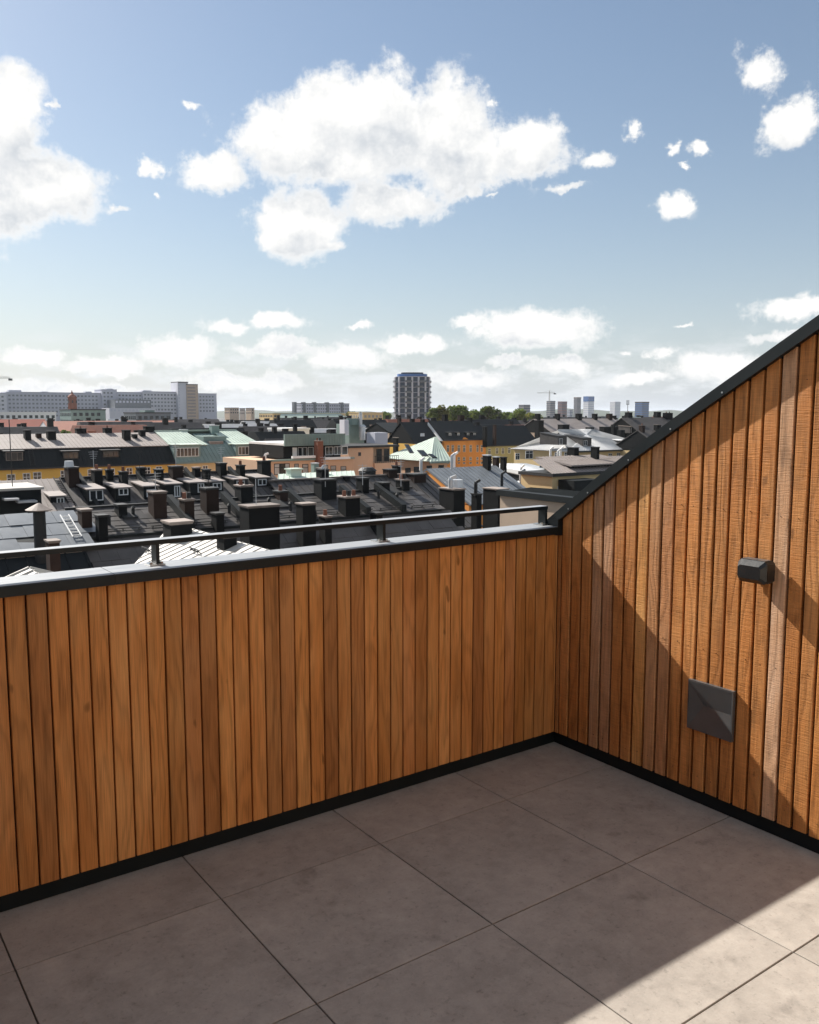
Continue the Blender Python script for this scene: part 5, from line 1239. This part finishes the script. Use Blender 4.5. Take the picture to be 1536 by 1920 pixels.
for i in range(4): MB().box(fm_.x - 3.4, fm_.x + 3.4, fm_.y - .5, fm_.y + .5, zf + i * 2.0, zf + i * 2.0 + 1.1).build('lamp_row', M['cap_dark'], fmt)

# ---- trees -----------------------------------------------------------------------
def leaf_mat(name, c):
    m, g, b = new_mat(name); tc = g.n('ShaderNodeTexCoord'); oi = g.n('ShaderNodeObjectInfo')
    n1 = g.noise(tc.outputs['Object'], .9, 4, .6); n2 = g.noise(tc.outputs['Object'], .25, 2, .5)
    f = g.m('MULTIPLY', g.m('MULTIPLY_ADD', g.m('SUBTRACT', n1, .5), 1.5, 1.0), g.m('MULTIPLY_ADD', oi.outputs['Random'], .5, .75))
    sc_ = g.n('ShaderNodeVectorMath', operation='SCALE')
    g.t.links.new(g.mix(g.ramp(n2, .4, .65), c, (c[0] * 1.35, c[1] * 1.12, c[2] * .9)), sc_.inputs[0]); g.put(sc_.inputs['Scale'], f)
    g.t.links.new(sc_.outputs[0], b.inputs['Base Color']); b.inputs['Roughness'].default_value = .7; b.inputs['Specular IOR Level'].default_value = .2
    tl = g.n('ShaderNodeBsdfTranslucent'); g.t.links.new(sc_.outputs[0], tl.inputs[0]); ms = g.n('ShaderNodeMixShader'); ms.inputs[0].default_value = .4
    g.t.links.new(b.outputs[0], ms.inputs[1]); g.t.links.new(tl.outputs[0], ms.inputs[2]); g.t.links.new(ms.outputs[0], g.t.nodes['Material Output'].inputs['Surface'])
    return m
LEAF = [leaf_mat('leaf_green', (.10, .15, .04)), leaf_mat('leaf_olive', (.135, .155, .045)), leaf_mat('leaf_dark', (.06, .10, .035))]
M['bark'] = mat('bark', (.09, .07, .055), .9, .3, 2)
def tree(px, yt, wpx, D, lab, k, yb=800):
    p = atD(px, 780, D); s_ = D / 1629.; w = wpx * s_; ztp = CAM.z + D * (774.3 - yt) / 1629.; hc = max(w * .95, 6.0); zc_ = ztp - hc
    t = thing('park_tree', (p.x, p.y, GZ), lab, 'tree', 'trees of the park behind the roofs')
    tr = MB().cyl((p.x, p.y, GZ), .45, .28, zc_ - GZ + hc * .3, 8)
    for i in range(5):
        a = i * 1.257 + rnd.random(); tr.bar((p.x, p.y, zc_ + rnd.uniform(-1, 2)), (p.x + math.cos(a) * w * .33, p.y + math.sin(a) * w * .33, zc_ + hc * rnd.uniform(.4, .75)), .22)
    tr.build('trunk', M['bark'], t)
    lobes = [(rnd.uniform(-.32, .32) * w, rnd.uniform(-.32, .32) * w, rnd.uniform(.22, .78) * hc, rnd.uniform(.17, .30) * w) for _ in range(9)] + [(0, 0, hc * .62, w * .33)]
    cr = MB()
    for (lx, ly, lz, lr) in lobes:
        for i in range(110):
            d = Vector((rnd.gauss(0, 1), rnd.gauss(0, 1), rnd.gauss(0, 1))).normalized() * lr * rnd.uniform(.55, 1.08) ** .6
            q = Vector((p.x + lx, p.y + ly, zc_ + lz)) + Vector((d.x, d.y, d.z * .85))
            if q.z > ztp + .4: continue
            u = Vector((rnd.gauss(0, 1), rnd.gauss(0, 1), rnd.gauss(0, .6))).normalized(); v = u.cross(Vector((rnd.gauss(0, 1), rnd.gauss(0, 1), rnd.gauss(0, 1)))).normalized()
            z_ = rnd.uniform(.28, .6); cr.add([q - u * z_ - v * z_ * .6, q + u * z_ - v * z_ * .5, q + u * z_ * .9 + v * z_ * .6, q - u * z_ + v * z_ * .5], [(0, 1, 2, 3)])
    cr.build('crown', LEAF[k], t)
TL_ = ['green broadleaf park tree rising behind the black roofs', 'olive autumn tinted park tree rising behind the black roofs', 'dark green park tree rising behind the black roofs']
for i, (px, yt, w_) in enumerate([(812,764,26),(828,760,30),(849,757.5,32),(869,758,30),(889,766,28),(912,760,32),(932,764,30),(953,771,28),(975,765,34),(992,772,24),(840,770,30),(900,773,34),(925,776,34),(960,778,34),(862,772,34),(660,770,22),(676,773,20),(727,771,24),(1005,776,22)]):
    k = rnd.choice((0, 0, 1, 2)); sz = 'tall' if yt < 761 else 'low' if yt > 770 else 'mid-height'; br = 'broad' if w_ > 31 else 'slim' if w_ < 26 else 'round'
    where = 'in the park behind the black roofs' if px > 740 else 'beside the ochre block' if px < 700 else 'at the foot of the residential tower'
    tree(px, yt, w_, 430 + rnd.uniform(-25, 40) if px > 740 else 560, f"{sz} {br} {('green', 'olive autumn tinted', 'dark green')[k]} tree {where}", k)
tree(118, 800, 18, 190, 'small bushy tree on the roofline between the sooty chimneys', 0)

# ---- air: light aerial haze over the whole city --------------------------------
HAZE = 0.00005
m = bpy.data.materials.new('aerial_haze'); m.use_nodes = True; t = m.node_tree; t.nodes.clear()
vol = t.nodes.new('ShaderNodeVolumePrincipled'); vol.inputs['Color'].default_value = (.86, .92, 1.0, 1); vol.inputs['Density'].default_value = HAZE; vol.inputs['Anisotropy'].default_value = .25
out = t.nodes.new('ShaderNodeOutputMaterial'); t.links.new(vol.outputs[0], out.inputs['Volume'])
hz_ = MB().box(-17000, 17000, -17000, 17000, GZ - 2, 95.0).build('haze', m, kind='stuff')
